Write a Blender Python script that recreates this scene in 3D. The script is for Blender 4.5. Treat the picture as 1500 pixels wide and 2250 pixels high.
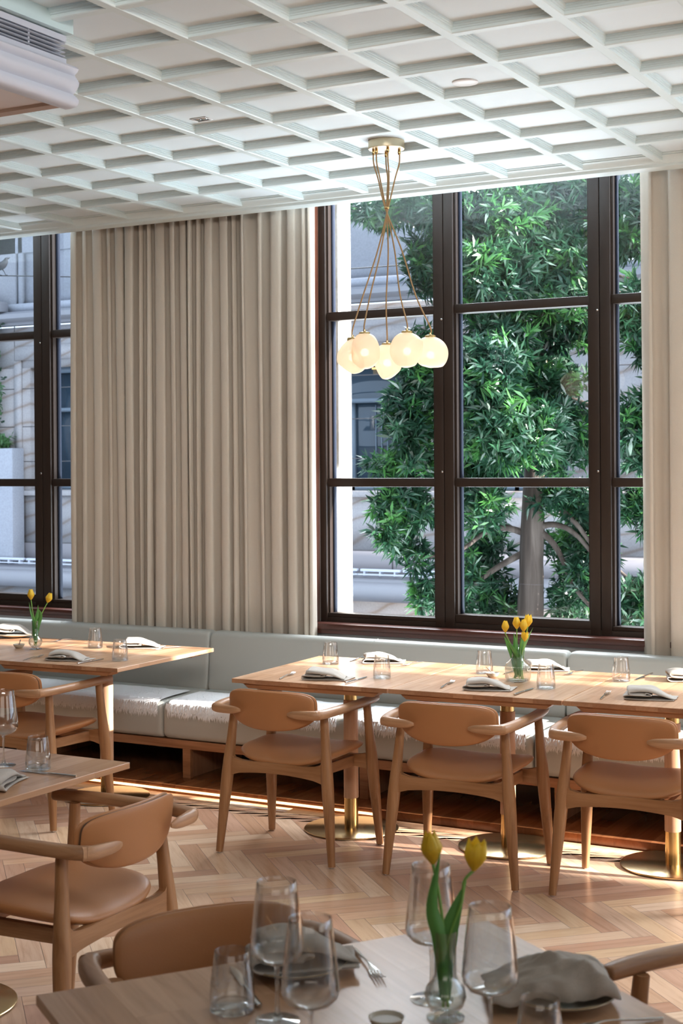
import bpy, bmesh, math, random
from mathutils import Vector, Matrix, noise
import numpy as np
PI = math.pi
sc = bpy.context.scene
for o in list(bpy.data.objects): bpy.data.objects.remove(o)
COL = sc.collection
rnd = random.Random(7)

# ------------------------------------------------------------------ camera
def setup_camera():
    yaw, pitch, roll = 0.5045, -0.006226, -0.006657
    cy, sy = math.cos(yaw), math.sin(yaw)
    f = Vector((-sy, cy, 0)); r = Vector((cy, sy, 0)); u = Vector((0, 0, 1))
    f2 = f*math.cos(pitch) + u*math.sin(pitch); u2 = -f*math.sin(pitch) + u*math.cos(pitch)
    r3 = r*math.cos(roll) + u2*math.sin(roll); u3 = -r*math.sin(roll) + u2*math.cos(roll)
    cam = bpy.data.cameras.new('camera'); o = bpy.data.objects.new('camera', cam); COL.objects.link(o)
    m = Matrix((r3, u3, -f2)).transposed().to_4x4(); m.translation = Vector((0, 0, 1.71)); o.matrix_world = m
    cam.sensor_fit = 'HORIZONTAL'; cam.sensor_width = 24.0; cam.lens = 3241.8/1500*24.0
    cam.shift_y = -82.0/1500; cam.clip_start = .05; cam.clip_end = 300
    cam.dof.use_dof = True; cam.dof.focus_distance = 6.4; cam.dof.aperture_fstop = 7.5
    sc.camera = o
setup_camera()

# ------------------------------------------------------------------ world, sun, lights, exposure
SUN_STRENGTH = 25.0
SUN_DIR = Vector((-1.0, -0.135, -0.385))
WORLD_STRENGTH = 2.2
EXPOSURE = 0.10
sc.view_settings.view_transform = 'Standard'; sc.view_settings.look = 'None'
sc.view_settings.exposure = EXPOSURE; sc.view_settings.gamma = 1.0; sc.view_settings.use_curve_mapping = False
w = bpy.data.worlds.new('world'); sc.world = w; w.use_nodes = True
wn = w.node_tree; wn.nodes.clear()
wo = wn.nodes.new('ShaderNodeOutputWorld'); bg = wn.nodes.new('ShaderNodeBackground')
bg.inputs['Color'].default_value = (0.62, 0.78, 1.0, 1); bg.inputs['Strength'].default_value = WORLD_STRENGTH
wn.links.new(bg.outputs[0], wo.inputs[0])

def sun():
    l = bpy.data.lights.new('sun', 'SUN'); l.energy = SUN_STRENGTH; l.angle = math.radians(0.55); l.color = (1.0, .95, .89)
    o = bpy.data.objects.new('sun', l); COL.objects.link(o)
    o.rotation_euler = SUN_DIR.to_track_quat('-Z', 'Y').to_euler(); o.location = (12, 9, 8)
sun()
def area(name, loc, target, sx, sy, power, color, spread=180):
    l = bpy.data.lights.new(name, 'AREA'); l.shape = 'RECTANGLE'; l.size = sx; l.size_y = sy; l.energy = power; l.color = color
    l.spread = math.radians(spread)
    o = bpy.data.objects.new(name, l); COL.objects.link(o); o.location = loc
    o.rotation_euler = (Vector(target)-Vector(loc)).to_track_quat('-Z', 'Y').to_euler()
area('sky_light_over_street', (-1, 10.6, 7.0), (-2.5, 5.0, 0.5), 16, 4.0, 5000, (.86, .93, 1.0))
area('street_bounce_light', (-1, 10.0, -1.6), (-2.5, 5.5, 3.1), 16, 3.0, 2400, (.80, .92, 1.0))
area('fill_light_behind_camera', (1.5, -3.2, 2.0), (-3.0, 5.0, 2.2), 5.0, 1.6, 36, (1.0, .90, .80))  # added soft fill from behind the camera, no lamp of the room
area('curtain_fill_light', (-.4, 1.0, 2.95), (-4.9, 7.0, 1.9), 2.6, .5, 24, (1.0, .95, .90), 76)  # added fill aimed at the curtain, no fitting on the ceiling
area('fill_light_right', (5.6, 2.2, 1.9), (-2.0, 4.4, 1.0), 3.0, 1.8, 30, (1.0, .94, .87))  # added weak fill from the right side, not a room lamp
cy_ = sc.cycles
cy_.use_denoising = True
cy_.max_bounces = 12; cy_.transparent_max_bounces = 24; cy_.transmission_bounces = 8; cy_.glossy_bounces = 4; cy_.diffuse_bounces = 4
cy_.sample_clamp_indirect = 6.0; cy_.caustics_reflective = False; cy_.caustics_refractive = False; cy_.blur_glossy = 0.8

# ------------------------------------------------------------------ object helpers
def link(name, me, mats=None, parent=None, smooth=None):
    o = bpy.data.objects.new(name, me); COL.objects.link(o)
    if mats:
        for m in (mats if isinstance(mats, (list, tuple)) else [mats]): me.materials.append(m)
    if smooth is not None: shade(me, smooth)
    if parent: o.parent = parent
    return o
def shade(me, ang=40):
    me.polygons.foreach_set('use_smooth', [True]*len(me.polygons))
    if ang < 180:
        try: me.set_sharp_from_angle(angle=math.radians(ang))
        except Exception: pass
def bmobj(name, bm, mats=None, parent=None, smooth=40, recalc=True):
    if recalc: bmesh.ops.recalc_face_normals(bm, faces=bm.faces)
    me = bpy.data.meshes.new(name); bm.to_mesh(me); bm.free()
    return link(name, me, mats, parent, smooth)
def thing(name, label, cat, loc=(0, 0, 0), rz=0, group=None):
    o = bpy.data.objects.new(name, None); COL.objects.link(o); o.location = loc; o.rotation_euler = (0, 0, rz)
    o.empty_display_size = .1
    return tag(o, label, cat, group)
def tag(o, label, cat, group=None, kind=None):
    o['label'] = label; o['category'] = cat
    if group: o['group'] = group
    if kind: o['kind'] = kind
    return o
def struct(o, label=None):
    o['kind'] = 'structure'
    if label: o['label'] = label
    return o
def dup(root, loc, rz=None, label=None):
    r = root.copy(); COL.objects.link(r); r.location = loc
    if rz is not None: r.rotation_euler = (0, 0, rz)
    if label: r['label'] = label
    def rec(a, b):
        for ch in list(a.children):
            c = ch.copy(); COL.objects.link(c); c.parent = b; rec(ch, c)
    rec(root, r)
    return r

def box(bm, x0, x1, y0, y1, z0, z1, bev=0, seg=2, mi=0, M=None):
    vs = [bm.verts.new(Vector(p)) for p in ((x0,y0,z0),(x1,y0,z0),(x1,y1,z0),(x0,y1,z0),(x0,y0,z1),(x1,y0,z1),(x1,y1,z1),(x0,y1,z1))]
    fs = [bm.faces.new([vs[i] for i in q]) for q in ((0,3,2,1),(4,5,6,7),(0,1,5,4),(1,2,6,5),(2,3,7,6),(3,0,4,7))]
    for f in fs: f.material_index = mi
    geom = vs
    if bev > 0:
        es = list({e for f in fs for e in f.edges})
        r = bmesh.ops.bevel(bm, geom=es, offset=bev, segments=seg, profile=.5, affect='EDGES', clamp_overlap=True)
        geom = list({v for f in r['faces'] for v in f.verts} | {v for v in vs if v.is_valid})
        for f in r['faces']: f.material_index = mi
    if M is not None:
        bmesh.ops.transform(bm, matrix=M, verts=[v for v in geom if v.is_valid])
def prism(bm, pts, a0, a1, axis='y', mi=0):
    """outline pts (u,v) extruded along axis between a0,a1. axis y: (u=x,v=z); x: (u=y,v=z); z: (u=x,v=y)"""
    def P(u, v, a): return {'y': (u, a, v), 'x': (a, u, v), 'z': (u, v, a)}[axis]
    A = [bm.verts.new(P(u, v, a0)) for u, v in pts]; B = [bm.verts.new(P(u, v, a1)) for u, v in pts]
    n = len(pts)
    fs = [bm.faces.new(A), bm.faces.new(B[::-1])]
    for i in range(n): fs.append(bm.faces.new((A[i], B[i], B[(i+1) % n], A[(i+1) % n])))
    for f in fs: f.material_index = mi
    return A+B
def lathe(bm, prof, n=32, c=(0, 0, 0), close=False, mi=0, ribs=0, ribamp=0, ribz=None):
    rings = []
    for r, z in prof:
        if r < 1e-5: rings.append([bm.verts.new((c[0], c[1], c[2]+z))])
        else:
            ring = []
            for i in range(n):
                a = 2*PI*i/n; rr = r
                if ribs and ribz and ribz[0] < z < ribz[1]: rr = r + ribamp*math.cos(ribs*a)
                ring.append(bm.verts.new((c[0]+rr*math.cos(a), c[1]+rr*math.sin(a), c[2]+z)))
            rings.append(ring)
    pairs = list(zip(rings, rings[1:]))
    if close: pairs.append((rings[-1], rings[0]))
    for a, b in pairs:
        if len(a) == 1 and len(b) == 1: continue
        for i in range(n):
            j = (i+1) % n
            if len(a) == 1: f = bm.faces.new((a[0], b[j], b[i]))
            elif len(b) == 1: f = bm.faces.new((a[i], a[j], b[0]))
            else: f = bm.faces.new((a[i], a[j], b[j], b[i]))
            f.material_index = mi
def crom(pts, sub):
    pts = [Vector(p) for p in pts]; out = []
    for i in range(len(pts)-1):
        p0 = pts[max(i-1, 0)]; p1 = pts[i]; p2 = pts[i+1]; p3 = pts[min(i+2, len(pts)-1)]
        for k in range(sub):
            t = k/sub
            out.append(.5*((2*p1)+(p2-p0)*t+(2*p0-5*p1+4*p2-p3)*t*t+(3*p1-p0-3*p2+p3)*t**3))
    out.append(pts[-1]); return out
def sweep(bm, pts, rad, n=12, up=(0, 0, 1), ex=2.0, sub=0, mi=0, cap=True):
    """rad: list of (rw, rh) per point: rw along side, rh along up"""
    rad = [(r, r) if not isinstance(r, (tuple, list)) else tuple(r) for r in rad]
    if sub:
        P5 = [Vector((*p, )) for p in pts]
        R = crom([Vector((a, b, 0)) for a, b in rad], sub); pts = crom(P5, sub); rad = [(max(r.x, 1e-4), max(r.y, 1e-4)) for r in R]
    pts = [Vector(p) for p in pts]; up = Vector(up); rings = []
    for i, p in enumerate(pts):
        t = (pts[min(i+1, len(pts)-1)]-pts[max(i-1, 0)]).normalized()
        s = t.cross(up)
        if s.length < 1e-4: s = t.cross(Vector((1, 0, 0)))
        s.normalize(); v = s.cross(t).normalized()
        ring = []
        for k in range(n):
            a = 2*PI*(k+.5)/n; c, d = math.cos(a), math.sin(a)
            c2 = math.copysign(abs(c)**(2/ex), c); d2 = math.copysign(abs(d)**(2/ex), d)
            ring.append(bm.verts.new(p + s*(c2*rad[i][0]) + v*(d2*rad[i][1])))
        rings.append(ring)
    for a, b in zip(rings, rings[1:]):
        for k in range(n):
            f = bm.faces.new((a[k], a[(k+1) % n], b[(k+1) % n], b[k])); f.material_index = mi
    if cap:
        for r in (rings[0], rings[-1]):
            try: bm.faces.new(r).material_index = mi
            except ValueError: pass

# ------------------------------------------------------------------ materials
def mat(name):
    m = bpy.data.materials.new(name); m.use_nodes = True; nt = m.node_tree
    b = nt.nodes['Principled BSDF']; return m, nt, b
def rgba(c): return (c[0], c[1], c[2], 1)
def N(nt, t, **kw):
    n = nt.nodes.new(t)
    for k, v in kw.items():
        if k in n.inputs: n.inputs[k].default_value = v
        else: setattr(n, k, v)
    return n
def plain(name, c, rough=.5, metal=0, spec=.5, bump=0, bscale=200, **kw):
    m, nt, b = mat(name); b.inputs['Base Color'].default_value = rgba(c); b.inputs['Roughness'].default_value = rough
    b.inputs['Metallic'].default_value = metal; b.inputs['Specular IOR Level'].default_value = spec
    for k, v in kw.items(): b.inputs[k].default_value = v
    if bump:
        tc = N(nt, 'ShaderNodeTexCoord'); no = N(nt, 'ShaderNodeTexNoise', Scale=bscale, Detail=3.0)
        bp = N(nt, 'ShaderNodeBump', Strength=bump, Distance=.002)
        nt.links.new(tc.outputs['Object'], no.inputs['Vector']); nt.links.new(no.outputs['Fac'], bp.inputs['Height']); nt.links.new(bp.outputs[0], b.inputs['Normal'])
    return m
def ramp(nt, stops):
    r = N(nt, 'ShaderNodeValToRGB'); e = r.color_ramp.elements
    while len(e) < len(stops): e.new(.5)
    for i, (p, c) in enumerate(stops): e[i].position = p; e[i].color = rgba(c)
    return r
def wood(name, dark, mid, light, axis='Z', rough=.42, scale=1.0, vary=None, coat=0, attr=None, bump=.08):
    m, nt, b = mat(name); L = nt.links.new
    tc = N(nt, 'ShaderNodeTexCoord'); mp = N(nt, 'ShaderNodeMapping')
    s = {'X': (2.2, 34, 34), 'Y': (34, 2.2, 34), 'Z': (34, 34, 2.2)}[axis]
    mp.inputs['Scale'].default_value = tuple(v*scale for v in s)
    vec = mp.outputs[0]
    L(tc.outputs['Object'], mp.inputs[0])
    if attr:
        at = N(nt, 'ShaderNodeAttribute', attribute_name=attr)
        ad = N(nt, 'ShaderNodeVectorMath', operation='ADD'); sp = N(nt, 'ShaderNodeVectorMath', operation='SCALE'); sp.inputs['Scale'].default_value = 60
        L(at.outputs['Color'], sp.inputs[0]); L(mp.outputs[0], ad.inputs[0]); L(sp.outputs[0], ad.inputs[1]); vec = ad.outputs[0]
    no = N(nt, 'ShaderNodeTexNoise', Scale=1.0, Detail=5.0, Roughness=.62, Distortion=.6); L(vec, no.inputs['Vector'])
    r = ramp(nt, [(.28, dark), (.5, mid), (.72, light)]); L(no.outputs['Fac'], r.inputs[0]); out = r.outputs[0]
    if attr:
        hs = N(nt, 'ShaderNodeMix', data_type='RGBA', blend_type='MULTIPLY'); hs.inputs[0].default_value = 1.0
        L(out, hs.inputs[6]); L(at.outputs['Color'], hs.inputs[7]); out = hs.outputs[2]
    L(out, b.inputs['Base Color']); b.inputs['Roughness'].default_value = rough
    if coat: b.inputs['Coat Weight'].default_value = coat; b.inputs['Coat Roughness'].default_value = .12
    bp = N(nt, 'ShaderNodeBump', Strength=bump, Distance=.001); L(no.outputs['Fac'], bp.inputs['Height']); L(bp.outputs[0], b.inputs['Normal'])
    return m
def stave_wood(name, cols, rough=.3, length=.42, width=.085, grain_axis='Y'):
    """glued-up board: staves run along Y (brick texture row = X)"""
    m, nt, b = mat(name); L = nt.links.new
    tc = N(nt, 'ShaderNodeTexCoord')
    sep = N(nt, 'ShaderNodeSeparateXYZ'); L(tc.outputs['Object'], sep.inputs[0])
    com = N(nt, 'ShaderNodeCombineXYZ')
    L(sep.outputs['Y'], com.inputs['X']); L(sep.outputs['X'], com.inputs['Y'])
    br = N(nt, 'ShaderNodeTexBrick'); br.inputs['Color1'].default_value = (0, 0, 0, 1); br.inputs['Color2'].default_value = (1, 1, 1, 1)
    br.inputs['Mortar'].default_value = (.3, .3, .3, 1); br.inputs['Scale'].default_value = 1.0; br.inputs['Mortar Size'].default_value = .0006
    br.inputs['Brick Width'].default_value = length; br.inputs['Row Height'].default_value = width; br.inputs['Bias'].default_value = 0
    L(com.outputs[0], br.inputs['Vector'])
    mp = N(nt, 'ShaderNodeMapping'); mp.inputs['Scale'].default_value = (30, 2.0, 30) if grain_axis == 'Y' else (2.0, 30, 30)
    L(tc.outputs['Object'], mp.inputs[0])
    ad = N(nt, 'ShaderNodeVectorMath', operation='ADD'); sc_ = N(nt, 'ShaderNodeVectorMath', operation='SCALE'); sc_.inputs['Scale'].default_value = 40
    L(br.outputs['Color'], sc_.inputs[0]); L(sc_.outputs[0], ad.inputs[1]); L(mp.outputs[0], ad.inputs[0])
    no = N(nt, 'ShaderNodeTexNoise', Scale=1.0, Detail=5.0, Roughness=.6, Distortion=.5); L(ad.outputs[0], no.inputs['Vector'])
    r = ramp(nt, [(0, cols[0]), (.35, cols[1]), (.7, cols[2]), (1, cols[3])]); L(br.outputs['Color'], r.inputs[0])
    r2 = ramp(nt, [(.3, (.78, .74, .70)), (.55, (1, 1, 1)), (.75, (1.08, 1.06, 1.04))]); L(no.outputs['Fac'], r2.inputs[0])
    mx = N(nt, 'ShaderNodeMix', data_type='RGBA', blend_type='MULTIPLY'); mx.inputs[0].default_value = 1; L(r.outputs[0], mx.inputs[6]); L(r2.outputs[0], mx.inputs[7])
    L(mx.outputs[2], b.inputs['Base Color']); b.inputs['Roughness'].default_value = rough
    return m
def thin_glass(name, tint=(1, 1, 1), glassy=0.0, ior=1.5, rough=0.0, edge=.75, base=.045, pw_=4.0):
    m = bpy.data.materials.new(name); m.use_nodes = True; nt = m.node_tree; nt.nodes.clear(); L = nt.links.new
    o = N(nt, 'ShaderNodeOutputMaterial'); t = N(nt, 'ShaderNodeBsdfTransparent'); t.inputs[0].default_value = rgba(tint)
    g = N(nt, 'ShaderNodeBsdfGlossy'); g.inputs['Roughness'].default_value = rough
    lw = N(nt, 'ShaderNodeLayerWeight', Blend=.5); pw = N(nt, 'ShaderNodeMath', operation='POWER'); pw.inputs[1].default_value = pw_
    fr = N(nt, 'ShaderNodeMath', operation='MULTIPLY_ADD'); fr.inputs[1].default_value = edge; fr.inputs[2].default_value = base; fr.use_clamp = True
    L(lw.outputs['Facing'], pw.inputs[0]); L(pw.outputs[0], fr.inputs[0]); mx = N(nt, 'ShaderNodeMixShader')
    L(fr.outputs[0], mx.inputs[0]); L(t.outputs[0], mx.inputs[1]); L(g.outputs[0], mx.inputs[2])
    if glassy:
        gl = N(nt, 'ShaderNodeBsdfGlass', IOR=1.45); gl.inputs['Color'].default_value = rgba(tint)
        m2 = N(nt, 'ShaderNodeMixShader'); m2.inputs[0].default_value = glassy; L(mx.outputs[0], m2.inputs[1]); L(gl.outputs[0], m2.inputs[2]); L(m2.outputs[0], o.inputs[0])
    else: L(mx.outputs[0], o.inputs[0])
    return m
M = {}
M['panel'] = plain('ceiling_panel_paint', (.71, .80, .84), .6)
M['batten'] = plain('pale_batten_paint', (.66, .76, .77), .4)
M['duct'] = plain('bulkhead_paint', (.52, .55, .63), .45)
M['duct_pale'] = plain('pale_teal_paint', (.52, .66, .68), .45)
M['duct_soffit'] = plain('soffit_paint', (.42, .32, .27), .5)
M['wall'] = plain('grey_wall_paint', (.46, .44, .42), .6)
M['room'] = plain('room_wall_paint', (.22, .19, .17), .7)
M['frame'] = plain('dark_bronze_frame', (.030, .019, .014), .45, spec=.3)
M['gasket'] = plain('blue_black_gasket', (.02, .025, .04), .8, spec=.1)
M['sill'] = wood('mahogany_sill', (.045, .014, .009), (.075, .022, .014), (.10, .032, .02), 'X', .35)
M['jamb'] = wood('mahogany_jamb', (.10, .03, .015), (.15, .045, .02), (.19, .06, .03), 'Z', .4)
M['glass'] = thin_glass('window_glass', base=.06)
M['floor'] = wood('herringbone_oak', (.80, .76, .72), (.96, .95, .93), (1.04, 1.04, 1.04), 'X', .26, .8, attr='tone', bump=.03)
M['platform'] = stave_wood('red_timber_boards', [(.16, .058, .022), (.22, .085, .032), (.28, .11, .045), (.20, .07, .028)], .22, 1.3, .085, 'Y')
M['bench_wood'] = wood('bench_timber', (.24, .10, .045), (.34, .155, .07), (.42, .20, .10), 'X', .4)
M['panel_wood'] = wood('divider_timber', (.22, .10, .05), (.32, .155, .08), (.38, .20, .11), 'Z', .4)
M['chair_wood'] = wood('chair_oak', (.22, .094, .034), (.325, .155, .064), (.42, .22, .105), 'Z', .42)
M['arm_wood'] = wood('arm_oak', (.21, .097, .043), (.32, .160, .075), (.43, .235, .125), 'Y', .42)
M['col_wood'] = wood('column_oak', (.40, .225, .13), (.50, .29, .17), (.58, .36, .23), 'Z', .42)
M['table'] = stave_wood('table_oak_staves', [(.42, .225, .12), (.52, .30, .175), (.58, .35, .215), (.47, .26, .145)], .27, .50, .088)
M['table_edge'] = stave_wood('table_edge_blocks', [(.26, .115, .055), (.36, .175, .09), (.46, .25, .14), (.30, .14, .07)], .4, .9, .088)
M['leather'] = plain('tan_leather', (.39, .168, .064), .45, spec=.4, bump=.12, bscale=260)
M['leather_dark'] = plain('tan_leather_seam', (.10, .045, .02), .6)
M['bench_leather'] = plain('grey_green_leather', (.42, .42, .385), .38, bump=.08, bscale=200)
M['brass'] = plain('brushed_brass', (.66, .46, .20), .24, 1.0)
M['brass_disc'] = plain('satin_brass_disc', (.50, .37, .20), .22, 1.0)
M['brass_pale'] = plain('pale_brass', (.66, .55, .38), .38, 1.0)
M['cord'] = plain('bronze_cord', (.36, .22, .10), .5, .3)
M['steel'] = plain('polished_steel', (.62, .60, .58), .18, 1.0)
M['black'] = plain('black_plastic', (.015, .015, .017), .5)
M['white'] = plain('white_plastic', (.82, .82, .82), .4)
M['ceramic'] = plain('speckled_ceramic', (.52, .47, .38), .3)
M['ceramic_rim'] = plain('ceramic_rim_glaze', (.34, .25, .14), .3)
M['salt'] = plain('salt', (.85, .85, .85), .6)
M['spoonwood'] = plain('small_wooden_spoon', (.20, .13, .08), .5)
M['stem'] = plain('tulip_stem', (.20, .42, .08), .45, **{'Subsurface Weight': .0})
M['tulip_leaf'] = plain('tulip_leaf', (.10, .30, .06), .42)
M['glassware'] = thin_glass('clear_glassware', (.985, .99, .99), glassy=.04, edge=1.0, base=.075, pw_=2.2)
M['glassbase'] = thin_glass('thick_glass_base', (.98, .99, .99), glassy=.45, ior=1.5)
M['vaseglass'] = thin_glass('ribbed_vase_glass', (.94, .96, .95), glassy=.06, edge=.9, base=.08, pw_=2.4, ior=1.5)
M['water'] = thin_glass('vase_water', (.95, .98, .95), ior=1.2)
M['bulb'] = plain('frosted_globe_glass', (.85, .75, .60), .35)
def translucent(name, c1, c2, f=.4, rough=.45):
    m, nt, b = mat(name); L = nt.links.new
    oi = N(nt, 'ShaderNodeTexCoord'); no = N(nt, 'ShaderNodeTexNoise', Scale=3.0); L(oi.outputs['Object'], no.inputs['Vector'])
    r = ramp(nt, [(.35, c1), (.65, c2)]); L(no.outputs['Fac'], r.inputs[0])
    b.inputs['Roughness'].default_value = rough; L(r.outputs[0], b.inputs['Base Color'])
    tr = N(nt, 'ShaderNodeBsdfTranslucent'); L(r.outputs[0], tr.inputs[0]); mx = N(nt, 'ShaderNodeMixShader'); mx.inputs[0].default_value = f
    o = nt.nodes['Material Output']; L(b.outputs[0], mx.inputs[1]); L(tr.outputs[0], mx.inputs[2]); L(mx.outputs[0], o.inputs[0])
    return m
M['petal'] = translucent('yellow_petal', (.85, .55, .03), (.95, .72, .06), .35)
M['leaf'] = translucent('tree_leaf', (.014, .046, .030), (.026, .085, .038), .22, .30)
M['leaf2'] = translucent('tree_leaf_new', (.035, .13, .04), (.07, .21, .05), .35, .32)
M['ivy'] = translucent('ivy_leaf', (.05, .14, .05), (.09, .2, .07), .2)
M['bark'] = wood('tree_bark', (.03, .022, .018), (.062, .046, .038), (.13, .105, .09), 'Z', .9, .35, bump=.5)
def cloth(name, c, rough=.9, wscale=700, tr=0.0, lo=.85):
    m, nt, b = mat(name); L = nt.links.new
    tc = N(nt, 'ShaderNodeTexCoord'); no = N(nt, 'ShaderNodeTexNoise', Scale=wscale, Detail=2.0); L(tc.outputs['Object'], no.inputs['Vector'])
    r = ramp(nt, [(.35, tuple(v*lo for v in c)), (.65, c)]); L(no.outputs['Fac'], r.inputs[0]); L(r.outputs[0], b.inputs['Base Color'])
    b.inputs['Roughness'].default_value = rough; b.inputs['Specular IOR Level'].default_value = .15
    bp = N(nt, 'ShaderNodeBump', Strength=.2, Distance=.0008); L(no.outputs['Fac'], bp.inputs['Height']); L(bp.outputs[0], b.inputs['Normal'])
    if tr:
        t = N(nt, 'ShaderNodeBsdfTranslucent'); t.inputs[0].default_value = rgba(c); mx = N(nt, 'ShaderNodeMixShader'); mx.inputs[0].default_value = tr
        L(b.outputs[0], mx.inputs[1]); L(t.outputs[0], mx.inputs[2]); L(mx.outputs[0], nt.nodes['Material Output'].inputs[0])
    return m
M['curtain'] = cloth('beige_curtain_cloth', (.64, .565, .475), .85, 500, .10, .94)
M['napkin'] = cloth('linen_napkin', (.48, .43, .38), .9, 900, 0, .8)
M['fleece'] = plain('white_fleece', (.78, .79, .80), .9, spec=.1)
def emit(name, c, s):
    m = bpy.data.materials.new(name); m.use_nodes = True; nt = m.node_tree; nt.nodes.clear()
    e = N(nt, 'ShaderNodeEmission'); e.inputs[0].default_value = rgba(c); e.inputs[1].default_value = s; o = N(nt, 'ShaderNodeOutputMaterial'); nt.links.new(e.outputs[0], o.inputs[0]); return m
M['led'] = emit('warm_led', (1.0, .60, .30), 3.0)
M['led_far'] = emit('far_office_light', (1.0, .72, .28), 1.6)
def globe_mat():
    m, nt, b = mat('lit_frosted_globe'); L = nt.links.new
    tl = N(nt, 'ShaderNodeBsdfTranslucent'); tl.inputs[0].default_value = (.92, .80, .66, 1); mx = N(nt, 'ShaderNodeMixShader'); mx.inputs[0].default_value = .55; L(b.outputs[0], mx.inputs[1]); L(tl.outputs[0], mx.inputs[2]); L(mx.outputs[0], nt.nodes['Material Output'].inputs[0])
    b.inputs['Base Color'].default_value = (.80, .68, .52, 1); b.inputs['Roughness'].default_value = .35
    lw = N(nt, 'ShaderNodeLayerWeight', Blend=.5); r = N(nt, 'ShaderNodeMath', operation='POWER'); r.inputs[1].default_value = 1.0
    # lamp glass glows; bulb inside lights it
    b.inputs['Emission Color'].default_value = (1.0, .77, .54, 1); b.inputs['Emission Strength'].default_value = .22
    b.inputs['Alpha'].default_value = .80
    return m
M['globe'] = globe_mat()
M['globe_bulb'] = emit('lamp_bulb', (1.0, .84, .66), 6.0)
def sandstone(name, c0, c1, vein, vs=1.0, joints=True):
    m, nt, b = mat(name); L = nt.links.new
    tc = N(nt, 'ShaderNodeTexCoord'); mp = N(nt, 'ShaderNodeMapping'); mp.inputs['Scale'].default_value = (.5, .5, .9); mp.inputs['Rotation'].default_value = (0, .5, 0)
    L(tc.outputs['Object'], mp.inputs[0])
    wv = N(nt, 'ShaderNodeTexWave', Scale=1.3*vs, Distortion=5.0, Detail=2.0); wv.bands_direction = 'Z'; L(mp.outputs[0], wv.inputs['Vector'])
    r = ramp(nt, [(.0, vein), (.10, c1), (.6, c0)]); L(wv.outputs['Fac'], r.inputs[0])
    no = N(nt, 'ShaderNodeTexNoise', Scale=40.0, Detail=4.0); L(tc.outputs['Object'], no.inputs['Vector'])
    r2 = ramp(nt, [(.3, (.88, .88, .88)), (.7, (1.05, 1.05, 1.05))]); L(no.outputs['Fac'], r2.inputs[0])
    mx = N(nt, 'ShaderNodeMix', data_type='RGBA', blend_type='MULTIPLY'); mx.inputs[0].default_value = 1; L(r.outputs[0], mx.inputs[6]); L(r2.outputs[0], mx.inputs[7])
    L(mx.outputs[2], b.inputs['Base Color']); b.inputs['Roughness'].default_value = .8
    return m
M['stone'] = sandstone('banded_sandstone', (.38, .36, .36), (.35, .32, .31), (.27, .22, .19), 1.2)
M['stone_plain'] = sandstone('smooth_grey_stone', (.37, .385, .43), (.36, .375, .42), (.345, .36, .40), .3)
M['stone_mauve'] = plain('mauve_render', (.28, .26, .27), .8)
M['joint'] = plain('stone_joint', (.12, .11, .11), .9)
M['far_glass'] = plain('far_dark_glass', (.03, .05, .07), .08, spec=.8)
M['far_frame'] = plain('far_window_frame', (.13, .17, .21), .5)
M['lead'] = plain('grey_lead_capping', (.26, .26, .28), .45)
M['tray'] = plain('white_cable_tray', (.55, .58, .66), .5)
M['pier'] = sandstone('travertine_pier', (.72, .69, .65), (.69, .66, .61), (.60, .55, .49), .6)
M['bird'] = plain('bird_black', (.012, .014, .018), .9, spec=.1)
M['bird_white'] = plain('bird_white', (.6, .6, .55), .6)
M['street'] = plain('street_paving', (.20, .20, .21), .8)

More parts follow.
